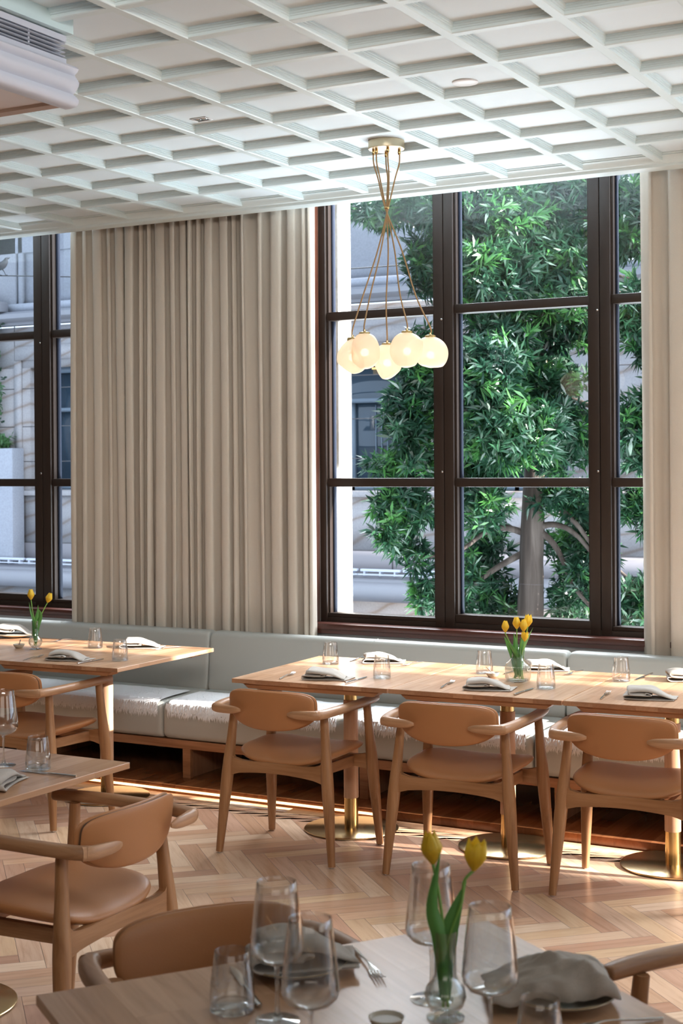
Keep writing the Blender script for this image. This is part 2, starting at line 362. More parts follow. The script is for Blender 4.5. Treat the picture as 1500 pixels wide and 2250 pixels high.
# ------------------------------------------------------------------ floor
H = 1.43
def herringbone():
    w_, L_ = .0842, .4385; ox, oy = -1.966, 5.462
    verts, faces, tones = [], [], []
    r = random.Random(3); s2 = math.sqrt(2)
    X0, X1, Y0, Y1 = -8.2, 3.0, .6, 6.22
    shades = [(.64, .40, .255), (.71, .475, .32), (.76, .54, .38), (.59, .35, .22), (.66, .43, .295), (.53, .30, .195), (.69, .455, .28), (.61, .375, .26)]
    def add(u0, u1, v0, v1, ang):
        g = .0006
        q = [(u0+g, v0+g), (u1-g, v0+g), (u1-g, v1-g), (u0+g, v1-g)]
        P = [((u+v)/s2+ox, (v-u)/s2+oy) for u, v in q]
        if max(p[0] for p in P) < X0 or min(p[0] for p in P) > X1 or max(p[1] for p in P) < Y0 or min(p[1] for p in P) > Y1: return
        P = [(min(max(x, X0), X1), min(max(y, Y0), Y1)) for x, y in P]
        b = len(verts); verts.extend((x, y, 0) for x, y in P); faces.append((b, b+1, b+2, b+3))
        c = r.choice(shades); k = r.uniform(.92, 1.06); tones.append((tuple(x*k for x in c), ang))
    for i in range(-80, 90):
        for j in range(-12, 12):
            a = (i*w_ + j*L_, i*w_ - j*L_)
            add(a[0], a[0]+L_, a[1], a[1]+w_, 0)
            add(a[0]+L_, a[0]+L_+w_, a[1]+w_-L_, a[1]+w_, 1)
    me = bpy.data.meshes.new('floor'); me.from_pydata(verts, [], faces)
    at = me.color_attributes.new('tone', 'FLOAT_COLOR', 'CORNER')
    d = []
    for c, ang in tones: d.extend([c[0], c[1], c[2], 1.0]*4)
    at.data.foreach_set('color', d)
    uv = me.uv_layers.new(name='UVMap'); d = []
    for k, (c, ang) in enumerate(tones):
        oxr = r.random()*9
        L4 = [(0, 0), (L_, 0), (L_, w_), (0, w_)] if ang == 0 else [(0, 0), (0, w_), (L_, w_), (L_, 0)]
        for u, v in L4: d.extend([u+oxr, v+oxr*3])
    uv.data.foreach_set('uv', d)
    m, nt, b = mat('herringbone_floor'); L = nt.links.new
    tc = N(nt, 'ShaderNodeUVMap'); mp = N(nt, 'ShaderNodeMapping'); mp.inputs['Scale'].default_value = (3.0, 42, 1); L(tc.outputs[0], mp.inputs[0])
    no = N(nt, 'ShaderNodeTexNoise', Scale=1.0, Detail=5.0, Roughness=.62, Distortion=.7); L(mp.outputs[0], no.inputs['Vector'])
    rr = ramp(nt, [(.28, (.80, .75, .70)), (.5, (.99, .98, .97)), (.75, (1.07, 1.07, 1.07))]); L(no.outputs['Fac'], rr.inputs[0])
    a2 = N(nt, 'ShaderNodeAttribute', attribute_name='tone'); mx = N(nt, 'ShaderNodeMix', data_type='RGBA', blend_type='MULTIPLY'); mx.inputs[0].default_value = 1
    L(a2.outputs['Color'], mx.inputs[6]); L(rr.outputs[0], mx.inputs[7]); L(mx.outputs[2], b.inputs['Base Color'])
    b.inputs['Roughness'].default_value = .24; b.inputs['Specular IOR Level'].default_value = .5
    bp = N(nt, 'ShaderNodeBump', Strength=.04, Distance=.001); L(no.outputs['Fac'], bp.inputs['Height']); L(bp.outputs[0], b.inputs['Normal'])
    o = link('floor', me, m); struct(o, 'pale oak herringbone parquet floor')
    bm = bmesh.new(); box(bm, -12, 14, -5, 7.3, -.30, -.004)
    struct(bmobj('floor', bm, M['joint'], o, 180), 'sub-floor under the parquet')
    # straight border boards by the platform
    bm = bmesh.new()
    for k, (a, b_) in enumerate(((6.221, 6.33),)):
        x = -8.2
        while x < 3:
            l = r.uniform(1.1, 1.9); box(bm, x, min(x+l, 3.2)-.001, a, b_, -.02, 0); x += l
    struct(bmobj('trim_1', bm, M['table'], None, 180), 'straight timber border board of the parquet')
herringbone()

def platform():
    bm = bmesh.new(); box(bm, -8.2, 3.2, 6.335, 7.35, -.02, .040, .003)
    struct(bmobj('trim_2', bm, M['platform'], None, 40), 'low red timber platform under the banquette')
    bm = bmesh.new(); box(bm, -8.2, -3.30, 6.322, 6.334, .012, .022)
    struct(bmobj('trim_3', bm, M['led'], None, 180), 'warm glowing light strip along the platform edge')
platform()

# ------------------------------------------------------------------ ceiling with grid of battens
def ceiling():
    bm = bmesh.new()
    zc = 1.71+H; zp = zc+.034
    X0, X1, Y0, Y1 = -9.0, 3.5, -.6, 6.93
    box(bm, X0, X1, Y0, Y1, zp, zp+.9, mi=0)
    prof = [(.0165, 0), (.0205, .0025), (.0215, .006), (.0215, .0125), (.0245, .0135), (.0245, .019), (.0275, .0200), (.0275, .026), (.0305, .0270), (.0305, .035)]
    out = [(-a, b) for a, b in prof[::-1]] + prof
    out = [(a, zc+b) for a, b in out]
    gx = [(-1.16652-.27475*k)*H for k in range(-11, 20)]
    gy = [(3.41567+.27455*n)*H for n in range(-14, 5)]
    for x in gx:
        if X0 < x < X1: prism(bm, [(x+a, b-.0006) for a, b in out], Y0, Y1-.05, 'y', 1)
    for y in gy:
        if y > Y0: prism(bm, [(y+a, b) for a, b in out], X0, X1, 'x', 1)
    # cornice at the window edge
    yb = (3.41567+.27455*5)*H
    c = [(yb-.031, zp+.001), (yb-.031, zc+.030), (yb-.022, zc+.027), (yb-.022, zc+.022), (yb-.012, zc+.02), (yb, zc+.012), (yb+.012, zc-.004), (yb+.03, zc-.008), (yb+.034, zc-.02), (yb+.05, zc-.026), (yb+.082, zc-.03), (yb+.082, zp+.001)]
    prism(bm, c, X0, X1, 'x', 1)
    o = bmobj('ceiling', bm, [M['panel'], M['batten']], None, 30); struct(o, 'white ceiling with a square grid of pale moulded battens')
    bm = bmesh.new(); box(bm, X0, 12.5, 6.93, 7.36, 4.30, 4.32)
    struct(bmobj('ceiling', bm, M['panel'], None, 180), 'top of the curtain recess')
    bm = bmesh.new(); box(bm, 3.5, 12.5, -5, 6.93, zp, zp+.9); box(bm, X0-3, 3.5, -5, -.6, zp, zp+.9); box(bm, X0-3, X0, -.6, 6.93, zp, zp+.9)
    struct(bmobj('ceiling', bm, M['panel'], None, 180), 'plain ceiling behind the camera')
ceiling()

def bulkhead():
    Xe, Ye = -3.085, 3.80
    t = thing('air_conditioning_bulkhead', 'pale moulded bulkhead with a slatted air grille hanging from the ceiling corner', 'bulkhead', (Xe, Ye, 2.88))
    def bb(name, pts, y0, y1, m):
        bm = bmesh.new(); prism(bm, [(a, b) for a, b in pts], y0, y1, 'y'); bm_o = bmobj(name, bm, m, t, 35); return bm_o
    # local: x to the right of Xe positive, z from bottom 0; depth runs towards camera (-y)
    bb('upper_block', [(-1.6, .240), (0, .240), (0, .2935), (-1.6, .2935)], -3.2, 0, M['duct_pale'])
    bb('grille_housing', [(-1.6, .235), (-.02, .235), (-.02, .215), (-.06, .215), (-.06, .160), (-.02, .160), (-.02, .135), (-1.6, .135)], -3.2, -.012, M['duct'])
    for k in range(4):
        bm = bmesh.new(); z = .164+.0135*k
        prism(bm, [(-.055, z+.003), (-.018, z), (-.018, z+.0045), (-.055, z+.0065)], -3.1, -.02, 'y'); bmobj('grille_slat', bm, M['duct'], t, 180)
    bm = bmesh.new(); box(bm, -.0595, -.057, -3.1, -.03, .160, .215); bmobj('grille_void', bm, M['black'], t, 180)
    bm = bmesh.new(); box(bm, -.03, -.024, -.19, -.186, .160, .215); bmobj('grille_rib', bm, M['duct'], t, 180)
    pr = [(-.9, .134), (-.005, .134), (.015, .131), (.021, .124), (.016, .115), (.006, .108), (.002, .104), (.008, .102), (.008, .098), (.013, .096), (.013, .091), (.018, .089), (.018, .084), (.023, .082), (.023, .077), (.019, .066), (.009, .054), (-.001, .045), (-.001, .041), (.008, .039), (.008, .035), (.014, .033), (.014, .028), (.020, .026), (.020, .016), (.015, .008), (.008, .003), (-.012, 0), (-.035, 0), (-.035, .02), (-.9, .02)]
    # moulding that returns along both faces
    bb('crown_moulding', pr, -3.2, .0, M['duct'])
    bm = bmesh.new(); box(bm, -1.6, -.02, -3.2, -.0, .012, .018); bmobj('soffit', bm, M['duct_soffit'], t, 180)
    bm = bmesh.new(); prism(bm, [(-.03, .0), (-.06, .004), (-.07, .012), (-.03, .012)], -1.6, -.035, 'x') ; bmobj('soffit_moulding', bm, M['duct_soffit'], t, 30)
bulkhead()

def ceiling_bits():
    zp = 1.71+H+.034
    bm = bmesh.new(); lathe(bm, [(0, 0), (.046, 0), (.05, .003), (.05, .007), (0, .007)], 40)
    o = bmobj('ceiling_speaker_cover', bm, M['white'], None, 40); o.location = (-2.309, 5.18, zp-.0065)
    tag(o, 'flat white round disc fixed to a ceiling panel', 'ceiling cover')
    t = thing('recessed_downlight', 'small square twin-eyed downlight with a black inside set in a ceiling panel', 'ceiling light', (-3.517, 5.17, zp-.004))
    bm = bmesh.new()
    for a in ((-.04, .04, -.03, -.024), (-.04, .04, .024, .03), (-.04, -.032, -.024, .024), (.032, .04, -.024, .024)): box(bm, *a, 0, .005)
    bmobj('frame', bm, M['white'], t, 180)
    bm = bmesh.new(); box(bm, -.032, .032, -.024, .024, .002, .0045); bmobj('housing', bm, M['black'], t, 180)
    for s in (-1, 1):
        bm = bmesh.new(); lathe(bm, [(0, .0), (.009, .0), (.013, .002)], 16, (s*.015, 0, .0)); bmobj('lens', bm, M['steel'], t, 60)
ceiling_bits()

# ------------------------------------------------------------------ window wall
YG = 7.335   # glass plane
def window_bay(idx, x0, x1, mull, ztop, lab):
    """x0,x1 inner jamb faces; mull = list of mullion (a,b)"""
    root = bpy.data.objects.new('window_%d' % idx, None); COL.objects.link(root); struct(root, lab); root.location = (0, 0, 0)
    z0, z1 = .815, ztop
    bm = bmesh.new()
    box(bm, x0, x0+.042, 7.26, 7.357, z0, z1, .003); box(bm, x1-.042, x1, 7.26, 7.357, z0, z1, .003)   # outer frame stiles
    box(bm, x0+.042, x1-.042, 7.265, 7.357, z0, z0+.04, .003)
    for a, b in mull: box(bm, a, (a+b)/2-.002, 7.262, 7.357, z0, z1, .003); box(bm, (a+b)/2+.002, b, 7.262, 7.357, z0, z1, .003)
    bmobj('window_frame', bm, M['frame'], root, 40)
    xs = [x0+.042] + [v for ab in mull for v in ab] + [x1-.042]
    for k in range(0, len(xs)-1, 2):
        a, b = xs[k], xs[k+1]
        mid = (k == 2)
        fz = z0+.04; fr = .046 if mid else .022
        bm = bmesh.new()
        # sash bottom rail, transoms, side beads
        box(bm, a, b, 7.27, 7.352, fz, fz+fr, .003)
        for zt in (1.614, 2.552): box(bm, a, b, 7.275, 7.352, zt-.024, zt+.024, .003)
        if z1 > 3.6: box(bm, a, b, 7.275, 7.352, 3.48, 3.53)
        box(bm, a, a+.012, 7.28, 7.352, fz, z1); box(bm, b-.012, b, 7.28, 7.352, fz, z1)
        bmobj('window_sash', bm, M['frame'], root, 40)
        bm = bmesh.new()
        for u, v in ((a+.012, a+.020), (b-.020, b-.012)): box(bm, u, v, 7.315, 7.347, fz+fr, z1)
        bmobj('window_gasket', bm, M['gasket'], root, 180)
        zz = [fz+fr, 1.59, 1.638, 2.528, 2.576, 3.48, 3.53, z1]
        for q in range(0, 8, 2):
            if zz[q+1] <= zz[q]: continue
            bm = bmesh.new(); vs = [bm.verts.new(p) for p in ((a+.012, YG, zz[q]), (b-.012, YG, zz[q]), (b-.012, YG, zz[q+1]), (a+.012, YG, zz[q+1]))]; bm.faces.new(vs)
            bmobj('window_pane', bm, M['glass'], root, 180, recalc=False)
    for a, b in mull:
        for zt in (1.672, 2.498):
            bm = bmesh.new(); lathe(bm, [(0, .003), (.004, .003), (.0065, .001), (.0065, 0)], 12)
            o = bmobj('window_plug', bm, M['steel'], root, 60); o.location = (a+(b-a)*.40, 7.262, zt); o.rotation_euler = (PI/2, 0, 0)
ZT = 4.3
window_bay(1, -4.150, -1.70, [(-3.432, -3.318), (-2.552, -2.438)], ZT, 'large dark-framed window with the tree behind it')
window_bay(2, -7.86, -5.36, [(-7.10, -6.99), (-6.235, -6.105)], ZT, 'dark-framed window left of the long curtain')
def right_open_frame():
    root = bpy.data.objects.new('window_3', None); COL.objects.link(root); struct(root, 'unseen window frame at the far right, without panes to let the sun in')
    bm = bmesh.new(); box(bm, -.45, 12.5, 7.31, 7.36, .80, .84); box(bm, -.45, 12.5, 7.31, 7.36, 4.28, 4.32)  # panes left out of this unseen frame so the sun comes in
    x = -.45
    while x < 12.6: box(bm, x, x+.03, 7.32, 7.35, .84, 4.28); x += 2.6
    bmobj('window_frame', bm, M['frame'], root, 180)
right_open_frame()
def walls():
    bm = bmesh.new()
    box(bm, -9, 12.6, 7.20, 7.40, -.02, .785)                       # below the sills
    box(bm, -5.34, -4.172, 7.20, 7.42, .785, ZT+.02); box(bm, -1.68, -.47, 7.20, 7.42, .785, ZT+.02); box(bm, -9, -7.88, 7.20, 7.42, .785, ZT+.02)
    struct(bmobj('wall_window_side', bm, M['wall'], None, 180), 'grey wall under and between the windows')
    bm = bmesh.new()
    for x in (-4.171, -1.697, -5.355, -7.875): box(bm, x-.0, x+.019, 7.13, 7.262, .83, ZT)
    struct(bmobj('trim_4', bm, M['jamb'], None, 180), 'red-brown timber window jambs')
    for k, (a, b) in enumerate(((-4.20, -1.66), (-7.90, -5.32), (-.5, 12.5))):
        bm = bmesh.new(); box(bm, a, b, 7.16, 7.28, .795, .828, .005); box(bm, a, b, 7.172, 7.20, .772, .795)
        struct(bmobj('trim_%d' % (5+k), bm, M['sill'], None, 40), ('mahogany window sill beneath the tree window', 'mahogany window sill beneath the left window', 'sill of the open window frame to the right')[k])
    bm = bmesh.new(); box(bm, -9.2, -9.0, -5, 7.4, 0, 4.6); struct(bmobj('wall_left', bm, M['room'], None, 180))
    bm = bmesh.new(); box(bm, -9.2, 12.6, -5.2, -5.0, 0, 4.6); struct(bmobj('wall_back', bm, M['room'], None, 180))
    bm = bmesh.new(); box(bm, 12.6, 12.8, -5, 7.4, 0, 4.6)
    struct(bmobj('wall_right', bm, M['room'], None, 180))
walls()
# the wall at the far right must not hide the sun, which comes in along the open frame (x up to 12.5)

def pier():
    bm = bmesh.new(); box(bm, -1.68, -.6, 7.43, 7.60, -1.5, 6.5)  # unseen pier added to keep the low sun off the mullions
    o = bmobj('stone_pier', bm, M['pier'], None, 180); tag(o, 'added travertine pier, unseen behind the right curtain, shading the window mullions', 'pier')
    bm = bmesh.new(); box(bm, -5.2, -4.118, 7.43, 7.585, -1.5, 6.5)
    o = bmobj('stone_pier', bm, M['pier'], None, 180); tag(o, 'pale travertine pier outside the left edge of the tree window, sunlit on its side', 'pier')
pier()

# ------------------------------------------------------------------ curtains
def curtain(name, x0, x1, nf, seed, lab):
    r = random.Random(seed); ztop, zbot = 4.25, .065
    # fold nodes: variable widths, asymmetric saw-like pleats
    ws = [r.uniform(.45, 1.7) for _ in range(nf)]; s = sum(ws); ws = [v/s for v in ws]
    xs = [0]
    for v in ws: xs.append(xs[-1]+v)
    amp = [min(.060, .026+.036*ws[k]*nf*r.uniform(.6, 1.1)) for k in range(nf)]; skew = [r.uniform(-.35, .12) for _ in range(nf)]; drift = [r.uniform(-.012, .012) for _ in range(nf+1)]
    drift[0] = .004; drift[-1] = -.002
    per = 14; nz = 34; grid = []
    bm = bmesh.new()
    for iz in range(nz+1):
        t = iz/nz; z = zbot+(ztop-zbot)*t; row = []
        for i in range(nf):
            a0 = xs[i]+drift[i]*(1-t)*1.4; a1 = xs[i+1]+drift[i+1]*(1-t)*1.4
            for k in range(per if i < nf-1 else per+1):
                f = k/per; ph = 2*PI*f
                y = amp[i]*(.9-1.9*abs(math.sin(PI*f))**.62)*(1.0+.22*math.sin(t*5+i))
                # overlap: push x back over the neighbour to create a deep crease
                dx = -(skew[i])*amp[i]*math.sin(ph)*1.6 + .35*amp[i]*math.sin(2*ph)*.6
                row.append(bm.verts.new((x0+(x1-x0)*(a0+(a1-a0)*f)+dx, 7.122+y*.85, z)))
        grid.append(row)
    for a, b in zip(grid, grid[1:]):
        for i in range(len(a)-1): bm.faces.new((a[i], a[i+1], b[i+1], b[i]))
    o = bmobj(name, bm, M['curtain'], None, 180)
    so = o.modifiers.new('thick', 'SOLIDIFY'); so.thickness = .003
    tag(o, lab, 'curtain'); return o
curtain('curtain', -5.80, -4.105, 22, 11, 'long pleated beige curtain hanging between the two windows')
curtain('curtain', -2.245, -.52, 13, 5, 'beige curtain at the right edge beside the tree window')

# ------------------------------------------------------------------ banquette
def roundrect(x0, x1, z0, z1, r, n=5):
    pts = []
    for cx, cz, a0 in ((x1-r, z1-r, 0), (x0+r, z1-r, 90), (x0+r, z0+r, 180), (x1-r, z0+r, 270)):
        for k in range(n+1):
            a = math.radians(a0+90*k/n); pts.append((cx+r*math.cos(a), cz+r*math.sin(a)))
    return pts
def cushion(bm, x0, x1, prof, edge=.014):
    """profile in (y,z) extruded along x with softly pulled-in ends"""
    c = (sum(p[0] for p in prof)/len(prof), sum(p[1] for p in prof)/len(prof))
    rings = []
    st = [(x0, edge*1.0), (x0+edge*.3, edge*.45), (x0+edge, edge*.1), (x0+edge*2, 0)]
    nn = 8
    st += [(x0+edge*2+(x1-x0-4*edge)*k/nn, 0) for k in range(1, nn)]
    st += [(x1-edge*2, 0), (x1-edge, edge*.1), (x1-edge*.3, edge*.45), (x1, edge)]
    for x, ins in st:
        ring = []
        for y, z in prof:
            d = Vector((y-c[0], z-c[1])); L = max(d.length, 1e-6); k = (L-ins)/L
            ring.append(bm.verts.new((x, c[0]+d.x*k, c[1]+d.y*k)))
        rings.append(ring)
    n = len(prof)
    for a, b in zip(rings, rings[1:]):
        for k in range(n): bm.faces.new((a[k], a[(k+1) % n], b[(k+1) % n], b[k]))
    bm.faces.new(rings[0]); bm.faces.new(rings[-1][::-1])
def bench():
    t = thing('banquette', 'long grey-green leather banquette on a timber frame under the windows', 'bench', (-3.5, 6.75, .04))
    inv = Matrix.Translation((3.5, -6.75, -.04))
    def fin(name, bm, m, sm=50):
        bmesh.ops.transform(bm, matrix=inv, verts=bm.verts); return bmobj(name, bm, m, t, sm)
    seams = [-6.84, -4.705, -2.57, -.435, 1.70]
    for a, b in zip(seams, seams[1:]):
        bm = bmesh.new()
        prof = roundrect(6.495, 7.0, .243, .452, .035, 6)
        prof = [(y, z+ (.012*(y-6.5)/.5 if z > .4 else 0) - (.0 if z < .4 else .012)) for y, z in prof]
        cushion(bm, a+.004, b-.004, prof, .018); fin('seat_cushion', bm, M['bench_leather'], 60)
        bm = bmesh.new()
        pr = roundrect(-.055, .055, 0, .345, .03, 6); pr = [(6.98+y*.93+(z*.09), .430+z) for y, z in pr]
        cushion(bm, a+.004, b-.004, pr, .018); o = fin('backrest_cushion', bm, M['bench_leather'], 60)
        bm = bmesh.new(); xm = (a+b)/2 - .02
        pts = [(xm, 6.932+z*.09, .44+z) for z in (0, .1, .2, .30)] + [(xm, 6.975, .776), (xm, 7.02, .779)]
        sweep(bm, pts, [.0012]*6, 6); fin('seam', bm, M['bench_leather'], 60)
    bm = bmesh.new(); box(bm, -6.9, 1.8, 6.505, 6.53, .196, .241, .002); fin('front_rail', bm, M['bench_wood'])
    bm = bmesh.new(); box(bm, -6.9, 1.8, 6.53, 7.03, .215, .240); fin('seat_board', bm, M['bench_wood'])
    bm = bmesh.new(); box(bm, -6.9, 1.8, 7.03, 7.045, .22, .76); fin('back_board', bm, M['bench_leather'])
    for x in (-5.64, -4.565, -3.49, -2.455, -1.40, -.35):
        bm = bmesh.new(); box(bm, x-.002, x+.026, 6.53, 7.03, .0405, .215); fin('divider_panel', bm, M['panel_wood'])
        bm = bmesh.new(); box(bm, x-.012, x+.036, 6.507, 6.53, .0405, .196); fin('divider_post', bm, M['bench_wood'])
bench()

def fleece(x0, x1, seed, lab):
    r = random.Random(seed); bm = bmesh.new()
    path = [(6.80, .4575), (6.72, .4555), (6.64, .4535), (6.56, .450), (6.515, .445), (6.492, .430), (6.486, .410), (6.484, .392)]
    nx = int((x1-x0)/.02); rows = []
    for i in range(nx+1):
        x = x0+(x1-x0)*i/nx; wv = .012*noise.noise(Vector((x*9, seed, 0)))+.006*noise.noise(Vector((x*31, seed, 3)))
        row = []
        for k, (y, z) in enumerate(path):
            if k == 7: z -= wv
            if k == 0: y += wv*2
            row.append(bm.verts.new((x, y-.002, z+.002+.0015*noise.noise(Vector((x*25, y*25, 0))))))
        rows.append(row)
    for a, b in zip(rows, rows[1:]):
        for k in range(len(path)-1): bm.faces.new((a[k], b[k], b[k+1], a[k+1]))
    # tufts
    def tuft(p, d, l, wd):
        s = Vector((wd, 0, 0)); e = p+d*l; m = p+d*l*.5+Vector((0, -.003, 0))
        v = [bm.verts.new(q) for q in (p-s, p+s, m+s*.8, m-s*.8, e)]
        bm.faces.new((v[0], v[1], v[2], v[3])); bm.faces.new((v[3], v[2], v[4]))
    for _ in range(int((x1-x0)*1500)):
        x = r.uniform(x0, x1); z = r.uniform(.385, .44); big = noise.noise(Vector((x*14, seed, 9)))
        tuft(Vector((x, 6.481-r.random()*.004, z)), Vector((r.uniform(-.35, .35), r.uniform(-.25, .0), -1)).normalized(), r.uniform(.018, .034)+.012*big, r.uniform(.0015, .004))
    for _ in range(int((x1-x0)*1500)):
        x = r.uniform(x0, x1); y = r.uniform(6.49, 6.80); tuft(Vector((x, y, .455+ .012*(y-6.5)*.5)), Vector((r.uniform(-.6, .6), -1, r.uniform(.0, .25))).normalized(), r.uniform(.01, .02), .002)
    o = bmobj('sheepskin_throw', bm, M['fleece'], None, 180, recalc=False)
    tag(o, lab, 'throw', 'sheepskin throws on the banquette')
fleece(-6.60, -4.725, 1, 'white shaggy throw over the seat edge behind the left table')
fleece(-4.66, -3.62, 2, 'white shaggy throw over the seat edge right of the cushion seam, reaching the first chair')
fleece(-3.56, -2.60, 3, 'white shaggy throw seen behind the first and second chairs of the row')
fleece(-2.53, -1.30, 4, 'white shaggy throw seen between the second and third chairs of the row')

# ------------------------------------------------------------------ tables
TZ = .75
def make_table(W, D, label, loc, rz, group, base=(0, 0)):
    t = thing('dining_table', label, 'table', loc, rz, group)
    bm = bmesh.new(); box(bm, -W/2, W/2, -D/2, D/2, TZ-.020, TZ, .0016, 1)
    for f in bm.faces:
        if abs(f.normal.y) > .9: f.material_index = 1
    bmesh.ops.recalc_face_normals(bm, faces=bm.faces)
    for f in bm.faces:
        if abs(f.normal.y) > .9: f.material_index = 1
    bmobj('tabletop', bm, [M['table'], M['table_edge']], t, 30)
    for s in (-1, 1):
        bm = bmesh.new(); y = s*(D/2-.06)
        prism(bm, [(-W/2+.045, TZ-.0205), (W/2-.045, TZ-.0205), (W/2-.075, TZ-.043), (-W/2+.075, TZ-.043)], y-.04, y+.04, 'y')
        bmobj('under_batten', bm, M['bench_wood'], t, 20)
    bm = bmesh.new(); box(bm, -.05, .05, -D/2+.1, D/2-.1, TZ-.043, TZ-.0205); bmobj('under_brace', bm, M['bench_wood'], t, 20)
    bx, by = base
    bm = bmesh.new(); lathe(bm, [(.034, .15), (.0345, .152), (.0345, .608), (.034, .61)], 40, (bx, by, 0)); bmobj('column', bm, M['col_wood'], t, 40)
    bm = bmesh.new(); lathe(bm, [(.0315, .605), (.0315, .706)], 40, (bx, by, 0)); bmobj('column_collar', bm, M['brass'], t, 60)
    bm = bmesh.new(); lathe(bm, [(.0325, .010), (.0325, .156)], 40, (bx, by, 0)); bmobj('column_sleeve', bm, M['brass'], t, 60)
    bm = bmesh.new(); lathe(bm, [(0, .001), (.215, .001), (.222, .004), (.222, .008), (.218, .0105), (0, .0108)], 72, (bx, by, 0)); bmobj('base_disc', bm, M['brass_disc'], t, 40)
    return t
gw = 'tables along the banquette'
make_table(.775, .86, 'oak table at the left end of the long row, over the first tan chair', (-3.297, 6.045, 0), .04, gw, (-.02, .04))
make_table(.775, .86, 'middle oak table of the long row, carrying the ribbed vase of five tulips', (-2.518, 6.078, 0), .04, gw, (-.02, .04))
make_table(.775, .86, 'oak table at the right edge of the picture, end of the long row', (-1.739, 6.111, 0), .04, gw, (-.06, .04))
make_table(.775, .86, 'oak table before the long curtain with a brightly sunlit end edge', (-4.735, 6.048, 0), .03, gw, (-.03, .05))
make_table(.775, .86, 'oak table cut by the left edge, under the vase of two tulips by the window', (-5.512, 6.03, 0), .03, gw, (-.03, .05))
make_table(.80, .865, 'oak table at the left edge, in front of the leather chair turned sideways', (-3.322, 3.425, 0), .0, None, (-.05, .06))
make_table(.96, .88, 'blurred oak table in the foreground laid with wine glasses', (-1.152, 2.213, 0), math.radians(54.8), None)

# ------------------------------------------------------------------ chairs
def pad(bm, outline, topf, botf, nr=9):
    """outline: list of (x,y); rings scaled to centre; topf/botf(x,y,t)->z"""
    n = len(outline); cx = sum(p[0] for p in outline)/n; cy = sum(p[1] for p in outline)/n
    ts = [math.sin(PI/2*k/nr) for k in range(1, nr+1)]
    res = []
    for fn in (topf, botf):
        c = bm.verts.new((cx, cy, fn(cx, cy, 0))); rings = []
        for t in ts:
            if fn is botf and t == ts[-1]: rings.append(res[0][-1]); continue
            rings.append([bm.verts.new((cx+(x-cx)*t, cy+(y-cy)*t, fn(cx+(x-cx)*t, cy+(y-cy)*t, t))) for x, y in outline])
        for i in range(n): bm.faces.new((c, rings[0][i], rings[0][(i+1) % n]))
        for a, b in zip(rings, rings[1:]):
            for i in range(n): bm.faces.new((a[i], b[i], b[(i+1) % n], a[(i+1) % n]))
        res.append(rings)
